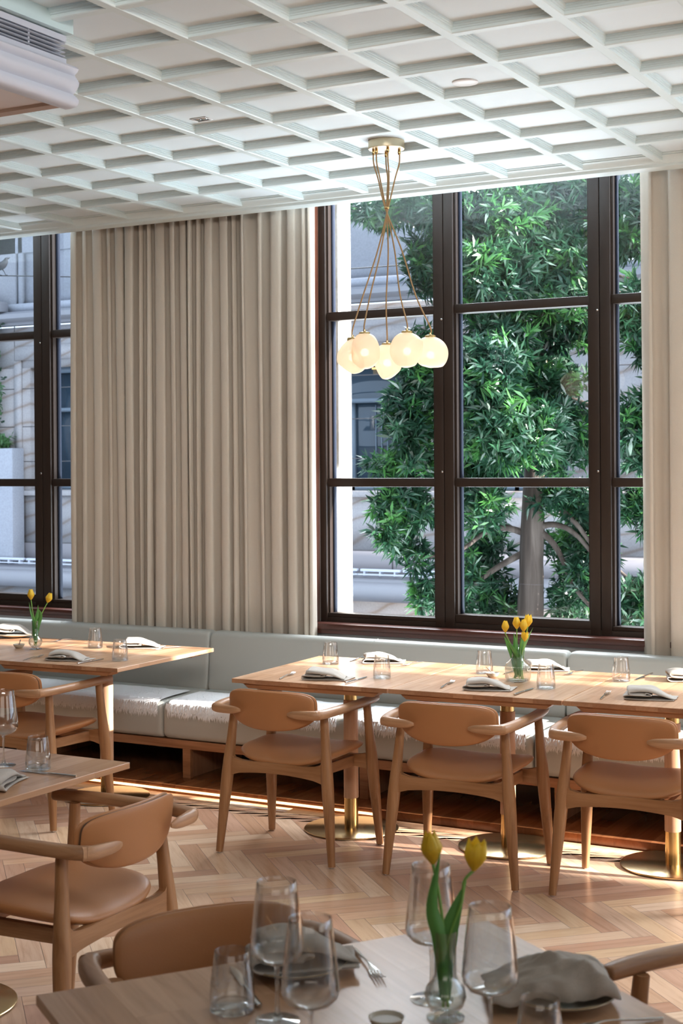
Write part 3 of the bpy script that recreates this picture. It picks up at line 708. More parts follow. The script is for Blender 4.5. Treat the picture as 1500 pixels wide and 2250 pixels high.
def make_chair(label, loc, rz, group):
    t = thing('dining_chair', label, 'chair', loc, rz, group)
    W = M['chair_wood']
    feet = {}
    for s in (-1, 1):
        for name, f, k in (('rear', (.285*s, -.222), (.227*s, -.178)), ('front', (.285*s, .222), (.252*s, .165))):
            F = Vector((f[0], f[1], .006)); T = Vector((k[0], k[1], .647))
            P = lambda z: F+(T-F)*((z-.006)/.641)
            bm = bmesh.new()
            zs = [(.006, .0150), (.10, .0180), (.22, .0225), (.34, .0255), (.42, .0240), (.50, .0200), (.58, .0180), (.647, .0168)]
            sweep(bm, [P(z) for z, _ in zs], [(r, r*.95) for _, r in zs], 14, (0, 1, 0), 2.6, sub=3)
            bmobj('leg', bm, W, t, 50)
            bm = bmesh.new(); lathe(bm, [(0, 0), (.010, 0), (.011, .003), (.011, .007), (0, .007)], 16, (F.x, F.y, -.0002)); bmobj('foot_glide', bm, M['steel'], t, 50)
            feet[(s, name)] = P
    # aprons (flared into the legs)
    def apron(y, zc, name, half):
        o = []
        for k in range(0, 17):
            u = -1+2*k/16; x = half*u; e = max(0, abs(u)-.78)/.22
            o.append((x, zc+.030+.055*e**2.2+.006*(1-u*u)))
        for k in range(16, -1, -1):
            u = -1+2*k/16; x = half*u; o.append((x, zc-.030+.020*(1-u*u)-.012*max(0, abs(u)-.8)/.2))
        bm = bmesh.new(); prism(bm, o, y-.0125, y+.0125, 'y'); es = [e for e in bm.edges if abs(e.verts[0].co.y-e.verts[1].co.y) < 1e-5]
        bmesh.ops.bevel(bm, geom=es, offset=.003, segments=1, affect='EDGES', clamp_overlap=True)
        bmobj(name, bm, M['arm_apron'], t, 40)
    apron(-.195, .381, 'rear_apron', .250); apron(.196, .372, 'front_apron', .268)
    for s in (-1, 1):
        bm = bmesh.new(); prism(bm, [(-.19, .405), (.19, .400), (.19, .352), (-.19, .362)], s*.165-.011, s*.165+.011, 'x'); bmobj('side_rail', bm, M['arm_wood'], t, 30)
    # seat
    ol = []
    for k in range(56):
        a = 2*PI*k/56; c, d = math.cos(a), math.sin(a); ex = 3.4
        x = math.copysign(abs(c)**(2/ex), c); y = math.copysign(abs(d)**(2/ex), d)
        ol.append((x*(.238+.018*(y+1)/2 - (.028*(1-abs(x)) if False else 0)), .03+y*(.232)-(.018*x*x if y < 0 else -.0)+(-.022*abs(x)**3 if y > 0 else 0)))
    def mid(x, y): return .425+.034*(abs(x)/.24)**2.4+.010*max(0, y)/.25-.010*max(0, -y)/.2*(1-(abs(x)/.24)**2)
    bm = bmesh.new()
    pad(bm, ol, lambda x, y, tt: mid(x, y)+.027*math.sqrt(max(0, 1-tt**4.5)), lambda x, y, tt: mid(x, y)-.022*math.sqrt(max(0, 1-tt**7)))
    bmobj('seat', bm, M['leather'], t, 80)
    # backrest: outline in (u,z), wrapped on an arc
    def backpad(u_s, z_s, th, off, name, m, inset=0):
        ol = []
        for k in range(64):
            a = 2*PI*k/64; c, d = math.cos(a), math.sin(a)
            ex = 5.2 if d > 0 else 2.15; exx = 3.8 if d > 0 else 2.3
            x = math.copysign(abs(c)**(2/exx), c); z = math.copysign(abs(d)**(2/ex), d)
            ol.append((x*(u_s-inset), z*((z_s*.9 if d > 0 else z_s*1.1)-inset)))
        bm = bmesh.new()
        tf = lambda x, y, tt: th*math.sqrt(max(0, 1-tt**6)); bf = lambda x, y, tt: -th*math.sqrt(max(0, 1-tt**6))
        pad(bm, ol, tf, bf)
        for v in bm.verts:
            u, z, d = v.co.x, v.co.y, v.co.z
            R = .52; ang = u/R
            y = -.272+R*(1-math.cos(ang)) + off; x = (R-d)*math.sin(ang) if False else R*math.sin(ang)
            nx, ny = -math.sin(ang), math.cos(ang)
            v.co = Vector((x+nx*d, y+ny*d-.12*z, .664+z))
        bmobj(name, bm, m, t, 80)
    backpad(.224, .088, .011, .011, 'backrest', M['leather'])
    backpad(.222, .086, .010, -.009, 'backrest_shell', M['leather'])
    backpad(.2195, .084, .006, .0005, 'backrest_seam', M['leather_dark'])
    # arms
    for s in (-1, 1):
        bm = bmesh.new()
        pts = [(.118*s, -.303, .654), (.14*s, -.303, .654), (.18*s, -.300, .654), (.235*s, -.292, .655), (.262*s, -.276, .656)]
        sweep(bm, pts, [(.003, .006), (.009, .014), (.014, .0185), (.018, .020), (.021, .020)], 16, (0, 0, 1), 2.5, sub=4)
        bmobj('arm_joint', bm, M['arm_joint'], t, 50)
        bm = bmesh.new()
        pts = [(.246*s, -.288, .656), (.262*s, -.255, .657), (.274*s, -.18, .659), (.281*s, -.05, .661), (.279*s, .08, .662), (.268*s, .18, .662), (.256*s, .245, .661), (.252*s, .258, .661)]
        sweep(bm, pts, [(.022, .020), (.0228, .0198), (.0225, .0195), (.022, .019), (.022, .019), (.0215, .0185), (.019, .0165), (.010, .010)], 16, (0, 0, 1), 2.5, sub=4)
        bmobj('armrest', bm, M['arm_wood'], t, 50)
    return t
M['arm_apron'] = wood('apron_oak', (.22, .094, .034), (.325, .155, .064), (.42, .22, .105), 'X', .42)
M['arm_joint'] = wood('arm_joint_oak', (.31, .155, .075), (.42, .22, .11), (.54, .31, .18), 'X', .42)
gc = 'tan leather dining chairs with wooden arms'
ch = make_chair('tan leather chair at the left end of the long row, wholly in view', (-3.352, 5.668, 0), .0, gc)
dup(ch, (-2.545, 5.700, 0), .045, 'tan leather chair in the middle of the long row, above the foreground tulips')
dup(ch, (-1.822, 5.735, 0), .045, 'tan leather chair cut by the right edge at the end of the long row')
dup(ch, (-4.816, 5.612, 0), .0, 'tan leather chair at the left window table, cut by the left edge')
dup(ch, (-2.842, 3.430, 0), PI/2, 'leather chair turned sideways at the front left table')
dup(ch, (-1.612, 2.522, 0), math.radians(-125.2), 'dark leather chair facing the camera across the foreground table')
dup(ch, (-.640, 2.972, 0), math.radians(144.8), 'chair at the lower right corner of which only a wooden arm and leg show')

# ------------------------------------------------------------------ tableware
def tumbler_proto(label, loc):
    t = thing('water_tumbler', label, 'glass', loc, 0, 'water tumblers')
    bm = bmesh.new()
    lathe(bm, [(.0315, .0155), (.0355, .010), (.0385, .013), (.0385, .030), (.0365, .055), (.0325, .085), (.0300, .104), (.0306, .1055), (.0312, .104), (.0338, .085), (.0378, .055), (.0398, .030), (.0398, .010)], 40)
    bmobj('glass_wall', bm, M['glassware'], t, 60)
    bm = bmesh.new(); lathe(bm, [(0, .0010), (.0375, .0010), (.0398, .004), (.0398, .010), (.0355, .0125), (.02, .0150), (0, .0155)], 40); bmobj('glass_base', bm, M['glassbase'], t, 60)
    return t
def wine_proto(label, loc):
    t = thing('wine_glass', label, 'glass', loc, 0, 'wine glasses')
    bm = bmesh.new()
    o = [(.006, .097), (.02, .101), (.036, .108), (.0445, .118), (.0468, .128), (.0455, .145), (.0415, .185), (.0365, .225), (.0345, .242)]
    i = [(a-.0009, b+(.0012 if b < .13 else 0)) for a, b in o]; i[0] = (0, .0985)
    lathe(bm, o+[(.0341, .2426)]+i[::-1], 48); bmobj('bowl', bm, M['glassware'], t, 60)
    bm = bmesh.new(); sweep(bm, [(0, 0, .004), (0, 0, .012), (0, 0, .03), (0, 0, .06), (0, 0, .088), (0, 0, .0975)], [.010, .006, .0036, .0032, .0038, .0065], 16, (1, 0, 0), sub=3); bmobj('stem', bm, M['glassbase'], t, 60)
    bm = bmesh.new(); lathe(bm, [(0, .0006), (.0385, .0006), (.039, .0014), (.03, .0022), (.012, .0042), (0, .006)], 48); bmobj('foot', bm, M['glassbase'], t, 60)
    return t
tum = tumbler_proto('water tumbler at the back left of the first table in the long row', (-3.499, 6.215, TZ))
for x, y, l in ((-3.059, 5.905, 'water tumbler between the first and second seat, front of the long row'),
    (-2.703, 6.240, 'water tumbler just left of the ribbed tulip vase'),
    (-2.287, 5.938, 'water tumbler at the front, right of the ribbed tulip vase'),
    (-2.069, 6.285, 'water tumbler standing alone on the right table of the long row'),
    (-4.931, 6.215, 'water tumbler at the back of the table before the curtain'),
    (-4.495, 5.860, 'water tumbler near the front corner of the table before the curtain'),
    (-5.42, 5.93, 'water tumbler sliced by the left edge of the picture'),
    (-3.112, 3.630, 'water tumbler on the front left table by the long knife'),
    (-1.430, 2.178, 'water tumbler at the left of the foreground table with a knife behind it'),
    (-.866, 2.212, 'tumbler whose rim shows at the bottom edge before the right plate')):
    dup(tum, (x, y, TZ), None, l)
wg = wine_proto('tall wine glass at the left edge on the front left table', (-3.255, 3.630, TZ))
for x, y, l in ((-1.333, 2.172, 'tall wine glass left of centre on the foreground table, before the napkin'),
    (-1.178, 2.020, 'wine glass of which the bowl shows at the bottom, right of the tall one'),
    (-1.142, 2.390, 'wine glass directly behind the foreground tulip vase'),
    (-.950, 2.210, 'wine glass right of the foreground tulip vase')):
    dup(wg, (x, y, TZ), None, l)

def fork_bm():
    bm = bmesh.new()
    sweep(bm, [(0, 0, .003), (0, .03, .0045), (0, .07, .007), (0, .105, .009), (0, .125, .007), (0, .14, .0045)], [(.0038, .0022), (.0042, .0022), (.0026, .0018), (.0024, .0016), (.006, .0012), (.0105, .001)], 10, sub=4)
    for k in range(4):
        x = (-1.5+k)*.0058; sweep(bm, [(x, .137, .0048), (x, .155, .0035), (x, .175, .0055), (x, .190, .0095)], [(.0022, .001), (.0017, .001), (.0015, .0009), (.0008, .0007)], 8, sub=3)
    return bm
def fork_proto(label, loc, rz):
    o = bmobj('fork', fork_bm(), M['steel'], None, 70); o.location = loc; o.rotation_euler = (0, 0, rz); return tag(o, label, 'fork', 'forks')
def knife_proto(label, loc, rz):
    t = thing('table_knife', label, 'knife', loc, rz, 'table knives')
    bm = bmesh.new(); sweep(bm, [(0, 0, .0045), (0, .004, .0045), (0, .05, .0045), (0, .105, .004)], [(.003, .002), (.0052, .0036), (.0048, .0034), (.0036, .0028)], 12, sub=3); bmobj('handle', bm, M['steel'], t, 60)
    bm = bmesh.new(); sweep(bm, [(0, .104, .004), (.0005, .12, .0035), (.001, .17, .0028), (.0, .205, .0024), (-.003, .222, .0022)], [(.0034, .0022), (.0075, .0009), (.0085, .0008), (.0065, .0007), (.001, .0005)], 10, sub=3); bmobj('blade', bm, M['steel'], t, 60)
    return t
def ang(ax, ay, bx, by): return math.atan2(by-ay, bx-ax)-PI/2
FK = [(-3.45, 5.66, -3.49, 5.87, 'fork at the front left of the first table in the long row'),
 (-3.125, 6.47, -3.15, 6.28, 'fork at the back of the first table, right of its napkin'),
 (-2.69, 5.74, -2.72, 5.94, 'fork left of the front napkin under the tulip vase'),
 (-2.329, 6.52, -2.345, 6.34, 'fork at the back right of the tulip vase'),
 (-1.98, 5.75, -2.01, 5.95, 'fork at the front of the right table beside the crumpled napkin'),
 (-4.925, 5.64, -4.96, 5.84, 'fork left of the front napkin on the table before the curtain'),
 (-4.54, 6.44, -4.585, 6.27, 'fork at the back right of the table before the curtain'),
 (-5.28, 6.50, -5.31, 6.33, 'fork behind the small tulip vase by the left window'),
 (-2.97, 3.19, -3.16, 3.22, 'fork whose end shows at the left edge of the front left table'),
 (-1.393, 2.562, -1.262, 2.425, 'fork lying apart at the far edge of the foreground table'),
 (-.748, 2.487, -.87, 2.37, 'fork at the bottom edge right of the right plate')]
fk = None
for a in FK:
    if fk is None: fk = fork_proto(a[4], (a[0], a[1], TZ+.0005), ang(*a[:4]))
    else:
        c = fk.copy(); COL.objects.link(c); c.location = (a[0], a[1], TZ+.0005); c.rotation_euler = (0, 0, ang(*a[:4])); c['label'] = a[4]
KN = [(-3.126, 5.685, -3.135, 5.9, 'knife right of the front napkin on the first table of the long row'),
 (-3.475, 6.55, -3.46, 6.35, 'knife at the back left of the first table by its napkin'),
 (-2.335, 5.70, -2.338, 5.92, 'knife at the front edge below the tumbler right of the tulip vase'),
 (-2.60, 6.47, -2.61, 6.28, 'knife behind the salt dish left of the tulip vase'),
 (-2.012, 6.56, -2.02, 6.34, 'knife at the back of the right table beside the lone tumbler'),
 (-1.62, 5.72, -1.63, 5.93, 'knife at the right edge of the picture beside the front napkin'),
 (-4.60, 5.66, -4.61, 5.88, 'knife at the front of the table before the curtain'),
 (-4.86, 6.50, -4.85, 6.30, 'knife at the back of the table before the curtain, left of its napkin'),
 (-2.925, 3.588, -3.146, 3.585, 'knife with a flat handle on the front left table'),
 (-1.392, 2.208, -1.575, 2.385, 'knife seen through the left foreground tumbler'),
 (-.985, 2.648, -1.10, 2.46, 'knife behind the napkin on the right plate')]
kn = None
for a in KN:
    if kn is None: kn = knife_proto(a[4], (a[0], a[1], TZ+.0005), ang(*a[:4]))
    else: dup(kn, (a[0], a[1], TZ+.0005), ang(*a[:4]), a[4])

def napkin(label, x, y, z, rz, s=1.0, seed=0, hs=1.0):
    r = random.Random(seed); bm = bmesh.new()
    path = [(.108, .003), (.06, .0035), (0, .003), (-.06, .003), (-.092, .005), (-.101, .012), (-.090, .0185), (-.05, .017), (-.010, .0165), (.006, .0200), (-.008, .0245), (-.045, .0245), (-.078, .0265), (-.090, .0335), (-.080, .041), (-.045, .042), (-.005, .040), (.03, .034), (.052, .023), (.074, .011), (.090, .0085)]
    path = [(a+r.uniform(-.004, .004), b*hs+r.uniform(-.0006, .0006)) for a, b in path]
    P = crom([Vector((a, 0, b)) for a, b in path], 4); ny = 12; rows = []
    for j in range(ny+1):
        v = j/ny; yy = -.062+.124*v; row = []; lay = [r.uniform(-.007, .007) for _ in range(6)] if j == 0 else lay
        for k, p in enumerate(P):
            u = k/len(P); sk = .018*(v-.5)*(1-2*u)
            lift = 1.10+.20*noise.noise(Vector((p.x*14, yy*14, seed)))-(.35*max(0, abs(v-.5)-.38)/.12 if u > .5 else 0)
            edge = .006*noise.noise(Vector((u*9, seed, v*3)))
            row.append(bm.verts.new((p.x+sk+edge, yy+.012*noise.noise(Vector((u*7, v*2, seed+5)))+.010*(u-.5)+lay[int(u*5.99)]*math.sin(PI*((u*6) % 1)), max(.0025, p.z*lift))))
        rows.append(row)
    for a, b in zip(rows, rows[1:]):
        for k in range(len(P)-1): bm.faces.new((a[k], a[k+1], b[k+1], b[k]))
    bmesh.ops.scale(bm, vec=(s, s, s), verts=bm.verts)
    o = bmobj('folded_napkin', bm, M['napkin'], None, 180)
    so = o.modifiers.new('thick', 'SOLIDIFY'); so.thickness = .0032; so.offset = 0
    o.location = (x, y, z); o.rotation_euler = (0, 0, rz); tag(o, label, 'napkin', 'folded linen napkins')
NP = [(-3.270, 5.775, TZ, .25, .98, 'linen napkin at the front of the first table in the long row'),
 (-3.300, 6.385, TZ, .5, .98, 'linen napkin at the back of the first table, partly behind a tumbler'),
 (-2.500, 5.815, TZ, .3, .98, 'linen napkin at the front below the ribbed tulip vase'),
 (-2.490, 6.475, TZ, .5, .98, 'linen napkin at the back just right of the ribbed tulip vase'),
 (-1.815, 5.880, TZ, .3, 1.0, 'linen napkin at the front of the right table beside a fork'),
 (-1.810, 6.450, TZ, .4, 1.0, 'linen napkin cut by the right edge at the back of the right table'),
 (-4.745, 5.775, TZ, .25, .98, 'linen napkin at the front of the table before the curtain'),
 (-4.715, 6.340, TZ, .45, 1.0, 'sunlit napkin at the back of the table before the curtain'),
 (-3.08, 3.395, TZ, PI/2+.35, 1.05, 'grey linen napkin at the left edge of the front left table')]
for i, a in enumerate(NP): napkin(a[5], a[0], a[1], a[2], a[3], a[4], i)
# plates (foreground and far left) with napkins
def plate(label, x, y, R=.098):
    t = thing('stoneware_plate', label, 'plate', (x, y, TZ), 0, 'stoneware side plates')
    bm = bmesh.new(); lathe(bm, [(0, .0015), (.045, .001), (.055, .004), (R*.86, .011), (R, .019), (R*.985, .0205), (R*.84, .0145), (.055, .0085), (0, .007)], 56); bmobj('dish', bm, M['ceramic'], t, 60)
    bm = bmesh.new(); lathe(bm, [(R*.985, .0195), (R+.0008, .0188), (R+.0006, .0202), (R*.99, .0212)], 56, close=True); bmobj('rim', bm, M['ceramic_rim'], t, 60)
    return t
plate('stoneware plate under the grey napkin behind the tall foreground wine glass', -1.435, 2.408)
napkin('thick grey napkin on the plate behind the tall foreground wine glass', -1.425, 2.415, TZ+.014, math.radians(42), .98, 21, 1.35)
plate('stoneware plate under the draped napkin at the lower right', -.935, 2.492)
plate('pale plate under the napkin beside the left window', -5.66, 6.42, .11)
napkin('white sunlit napkin on the plate beside the left window', -5.66, 6.42, TZ+.014, .5, 1.05, 33, 1.2)
def draped():
    bm = bmesh.new(); n = 40; g = []
    for j in range(n+1):
        row = []
        for i in range(n+1):
            u = i/n*2-1; v = j/n*2-1
            x = u*.115; y = v*.072
            k = max(abs(u)**3, abs(v)**3)
            h = .012+.050*(1-k)**.5*(.62+.38*math.cos((u-.35)*2.0))+.013*noise.noise(Vector((u*2.2, v*3.0, 4)))+.004*noise.noise(Vector((u*6, v*8, 2)))
            h += .012*math.exp(-((u*.8+v*.5-.1)/.16)**2)
            row.append(bm.verts.new((x+.008*noise.noise(Vector((v*3, u*2, 1))), y+.01*noise.noise(Vector((u*3, v, 7))), max(.004, h))))
        g.append(row)
    for a, b in zip(g, g[1:]):
        for i in range(n): bm.faces.new((a[i], a[i+1], b[i+1], b[i]))
    o = bmobj('folded_napkin', bm, M['napkin'], None, 180); so = o.modifiers.new('thick', 'SOLIDIFY'); so.thickness = .004
    o.location = (-.955, 2.487, TZ+.010); o.rotation_euler = (0, 0, math.radians(30)); tag(o, 'softly draped linen napkin on the plate at the lower right', 'napkin', 'folded linen napkins')
draped()
def saltdish(label, x, y, spoon=True, m='ceramic'):
    t = thing('salt_dish', label, 'dish', (x, y, TZ), 0, 'little salt dishes')
    bm = bmesh.new(); lathe(bm, [(0, .0008), (.017, .0008), (.026, .010), (.031, .021), (.0295, .0215), (.024, .012), (0, .008)], 32); bmobj('bowl', bm, M[m], t, 60)
    bm = bmesh.new(); lathe(bm, [(0, .0175), (.015, .0165), (.0265, .0150)], 24); bmobj('salt', bm, M['salt'], t, 60)
    if spoon:
        bm = bmesh.new(); sweep(bm, [(.004, 0, .0185), (.018, .004, .024), (.04, .01, .033), (.052, .013, .037)], [(.006, .002), (.003, .002), (.003, .002), (.0035, .002)], 8, sub=3)
        o = bmobj('wooden_spoon', bm, M['spoonwood'], None, 60); o.location = (x, y, TZ); tag(o, label.replace('small salt dish', 'tiny wooden spoon in the salt dish'), 'spoon', 'tiny salt spoons')
        o.rotation_euler = (0, 0, 2.2 if y > 6.1 else 1.9)
saltdish('small salt dish left of the ribbed tulip vase', -2.625, 6.150)
saltdish('small salt dish left of the tulip vase by the left window', -5.301, 6.038)
saltdish('small salt dish at the bottom edge of the foreground table', -1.150, 2.228, False)

# ------------------------------------------------------------------ vases and tulips
def jar_vase(x, y):
    t = thing('ribbed_glass_vase', 'round ribbed glass vase holding five yellow tulips', 'vase', (x, y, TZ))
    bm = bmesh.new()
    lathe(bm, [(0, .001), (.040, .001), (.052, .006), (.0555, .016), (.057, .05), (.0565, .066), (.050, .080), (.036, .094), (.0285, .102), (.0275, .110), (.0275, .145), (.0282, .1455), (.0262, .1455), (.0260, .110), (.034, .0965), (.048, .081), (.0540, .066), (.0545, .05), (.053, .016), (.049, .009), (0, .006)], 144, ribs=48, ribamp=.0009, ribz=(.009, .09))
    bmobj('glass_body', bm, M['vaseglass'], t, 50)
    return t
def bud_vase(label, x, y):
    t = thing('bud_vase', label, 'vase', (x, y, TZ))
    bm = bmesh.new()
    lathe(bm, [(0, .001), (.032, .001), (.033, .003), (.020, .006), (.018, .010), (.030, .022), (.036, .038), (.033, .054), (.023, .066), (.0195, .074), (.0190, .13), (.0200, .152), (.0186, .152), (.0174, .13), (.0178, .075), (.0215, .067), (.031, .054), (.034, .038), (.028, .023), (.01, .014), (0, .013)], 96, ribs=32, ribamp=.0006, ribz=(.02, .068))
    bmobj('glass_body', bm, M['vaseglass'], t, 50)
    return t
def tulip(label, base, pts, s=1.0, leaves=(), tilt=None, group='yellow tulips', openess=0.0, seed=0):
    """base vase floor position; pts stem points relative; bloom at last point"""
    t = thing('tulip', label, 'flower', base, 0, group)
    P = [Vector(p) for p in pts]
    bm = bmesh.new(); sweep(bm, P, [.0026]*len(P), 8, (0, 1, 0), sub=6); bmobj('stem', bm, M['stem'], t, 60)
    d = (P[-1]-P[-2]).normalized() if tilt is None else Vector(tilt).normalized()
    q = d.to_track_quat('Z', 'Y').to_matrix().to_4x4(); q.translation = P[-1]
    bm = bmesh.new(); r = random.Random(seed)
    for k in range(6):
        inner = k % 2; a0 = k*PI/3+r.uniform(-.1, .1); rows = []
        for i in range(10):
            v = i/9; z = v*.052*s*(1 - .03*inner); wid = .0155*s*math.sin(PI*min(1, v*.93+.06))**.75*1.10
            rad = (.0020+.0165*math.sin(PI*min(.5, v*.80+.02))*(1-(.66-.4*openess)*max(0, v-.45)/.55) + openess*v*v*.01)*s*(.93 if inner else 1.0)
            row = []
            for j in range(7):
                w_ = (j/6*2-1); aa = a0+w_*wid/max(rad, .004)*.95
                rr = rad*(1-.05*w_*w_)+.0008*math.cos(w_*PI)
                row.append(bm.verts.new((rr*math.cos(aa), rr*math.sin(aa), z-.003*s*w_*w_*v)))
            rows.append(row)
        for a, b in zip(rows, rows[1:]):
            for j in range(6): bm.faces.new((a[j], a[j+1], b[j+1], b[j]))
    bmesh.ops.transform(bm, matrix=q, verts=bm.verts); bmobj('bloom', bm, M['petal'], t, 180, recalc=False)
    for lf in leaves:
        Lp = crom([Vector(p) for p in lf['p']], 8); n = len(Lp); bm = bmesh.new(); rows = []; wd = lf.get('w', .014); sd = Vector(lf.get('side', (1, 0, 0))).normalized()
        for i, p in enumerate(Lp):
            v = i/(n-1); hw = wd*(math.sin(PI*min(1, .12+v*.88))**.8)*(1-v**6)+.0005
            tg = (Lp[min(i+1, n-1)]-Lp[max(i-1, 0)]).normalized(); s_ = (sd-tg*sd.dot(tg)).normalized(); nn = tg.cross(s_)
            rows.append([bm.verts.new(p+s_*hw*u+nn*(abs(u)**1.5)*hw*.45) for u in (-1, -.6, -.25, 0, .25, .6, 1)])
        for a, b in zip(rows, rows[1:]):
            for j in range(6): bm.faces.new((a[j], a[j+1], b[j+1], b[j]))
        bmobj('leaf', bm, M['tulip_leaf'], t, 180, recalc=False)
    return t
# camera right vector at these places is about (.875,.484): offsets along it
def O(a, d, z): return (a*.875-d*.484, a*.484+d*.875, z)
VB = (-2.475, 6.085, TZ)
jar_vase(VB[0], VB[1])
tulip('yellow tulip furthest left in the ribbed vase', VB, [O(.006, 0, .012), O(-.01, 0, .10), O(-.030, 0, .16), O(-.052, 0, .205), O(-.055, 0, .218)], 1.0, [dict(p=[O(-.005, .005, .03), O(-.02, .005, .12), O(-.038, 0, .16), O(-.062, -.008, .20)], w=.015, side=O(.9, .4, 0))], tilt=O(-.0, 0, 1), seed=1)
tulip('yellow tulip second from left in the ribbed vase', VB, [O(-.010, .01, .012), O(-.004, .005, .10), O(-.004, 0, .17), O(-.004, 0, .232)], 1.05, [dict(p=[O(-.008, -.01, .02), O(-.012, -.015, .11), O(-.012, -.01, .17), O(-.018, 0, .215)], w=.012, side=O(.9, -.2, 0))], tilt=O(-.03, 0, 1), seed=2)
tulip('yellow tulip in the middle of the ribbed vase, just below its neighbours', VB, [O(.014, -.01, .012), O(.008, -.012, .10), O(.012, -.015, .17), O(.024, -.015, .222)], 1.05, [dict(p=[O(.01, .0, .02), O(.015, -.005, .10), O(.02, -.01, .17), O(.016, 0, .205)], w=.014, side=O(1, .2, 0))], tilt=O(.02, 0, 1), seed=3)
tulip('yellow tulip furthest right and highest in the ribbed vase', VB, [O(-.016, .012, .012), O(.01, .012, .10), O(.03, .01, .17), O(.046, .01, .240)], 1.08, [dict(p=[O(.012, .01, .03), O(.024, .01, .12), O(.045, .005, .18), O(.068, 0, .238)], w=.011, side=O(.6, .8, 0))], tilt=O(.06, 0, 1), seed=4, openess=.3)
tulip('small half-open tulip drooping below the others in the ribbed vase', VB, [O(.02, -.02, .012), O(.012, -.018, .10), O(.022, -.026, .155), O(.026, -.028, .180)], .85, [dict(p=[O(.0, -.02, .03), O(-.012, -.022, .11), O(-.03, -.02, .15), O(-.048, -.02, .178)], w=.013, side=O(.7, -.7, 0))], tilt=O(.08, -.1, 1), seed=5, openess=.6)
VL = (-5.185, 6.035, TZ); bud_vase('slim bud vase with two sunlit tulips by the left window', VL[0], VL[1])
tulip('glowing tulip upright in the bud vase by the left window', VL, [O(.004, 0, .02), O(.002, 0, .12), O(-.012, 0, .19), O(-.022, 0, .262)], 1.1, [dict(p=[O(0, .0, .03), O(-.006, 0, .14), O(-.022, 0, .20), O(-.032, 0, .250)], w=.007, side=O(.5, .8, 0))], tilt=O(-.03, 0, 1), seed=6)
tulip('glowing tulip leaning right in the bud vase by the left window', VL, [O(-.004, 0, .02), O(.006, 0, .13), O(.04, 0, .20), O(.065, 0, .246)], 1.05, [dict(p=[O(0, -.004, .03), O(.010, -.008, .12), O(.028, -.01, .18), O(.018, -.02, .218)], w=.013, side=O(.9, -.3, 0)), dict(p=[O(0, .004, .03), O(-.008, .0, .12), O(.010, .0, .18), O(.016, .0, .235)], w=.010, side=O(.9, .3, 0))], tilt=O(.34, 0, 1), seed=7)
VN = (-1.082, 2.320, TZ); bud_vase('bud vase with two blurred tulips on the foreground table', VN[0], VN[1])
tulip('blurred tulip on the left in the foreground vase', VN, [O(.004, 0, .02), O(.0, 0, .12), O(-.008, 0, .20), O(-.020, 0, .268)], 1.12, [dict(p=[O(0, -.004, .03), O(-.010, -.01, .14), O(-.022, -.01, .20), O(-.008, -.012, .292)], w=.0125, side=O(.9, .1, 0))], tilt=O(-.10, 0, 1), seed=8)
tulip('blurred tulip on the right in the foreground vase', VN, [O(-.004, 0, .02), O(.002, 0, .12), O(.028, 0, .20), O(.034, 0, .238), O(.050, 0, .256)], 1.08, [dict(p=[O(0, .0, .03), O(.004, 0, .12), O(.018, 0, .18), O(.038, 0, .238)], w=.016, side=O(.9, .2, 0)), dict(p=[O(0, .006, .03), O(.0, 0, .10), O(.012, 0, .16), O(.030, 0, .205)], w=.014, side=O(.8, -.5, 0))], tilt=O(.12, 0, 1), seed=9, openess=.5)

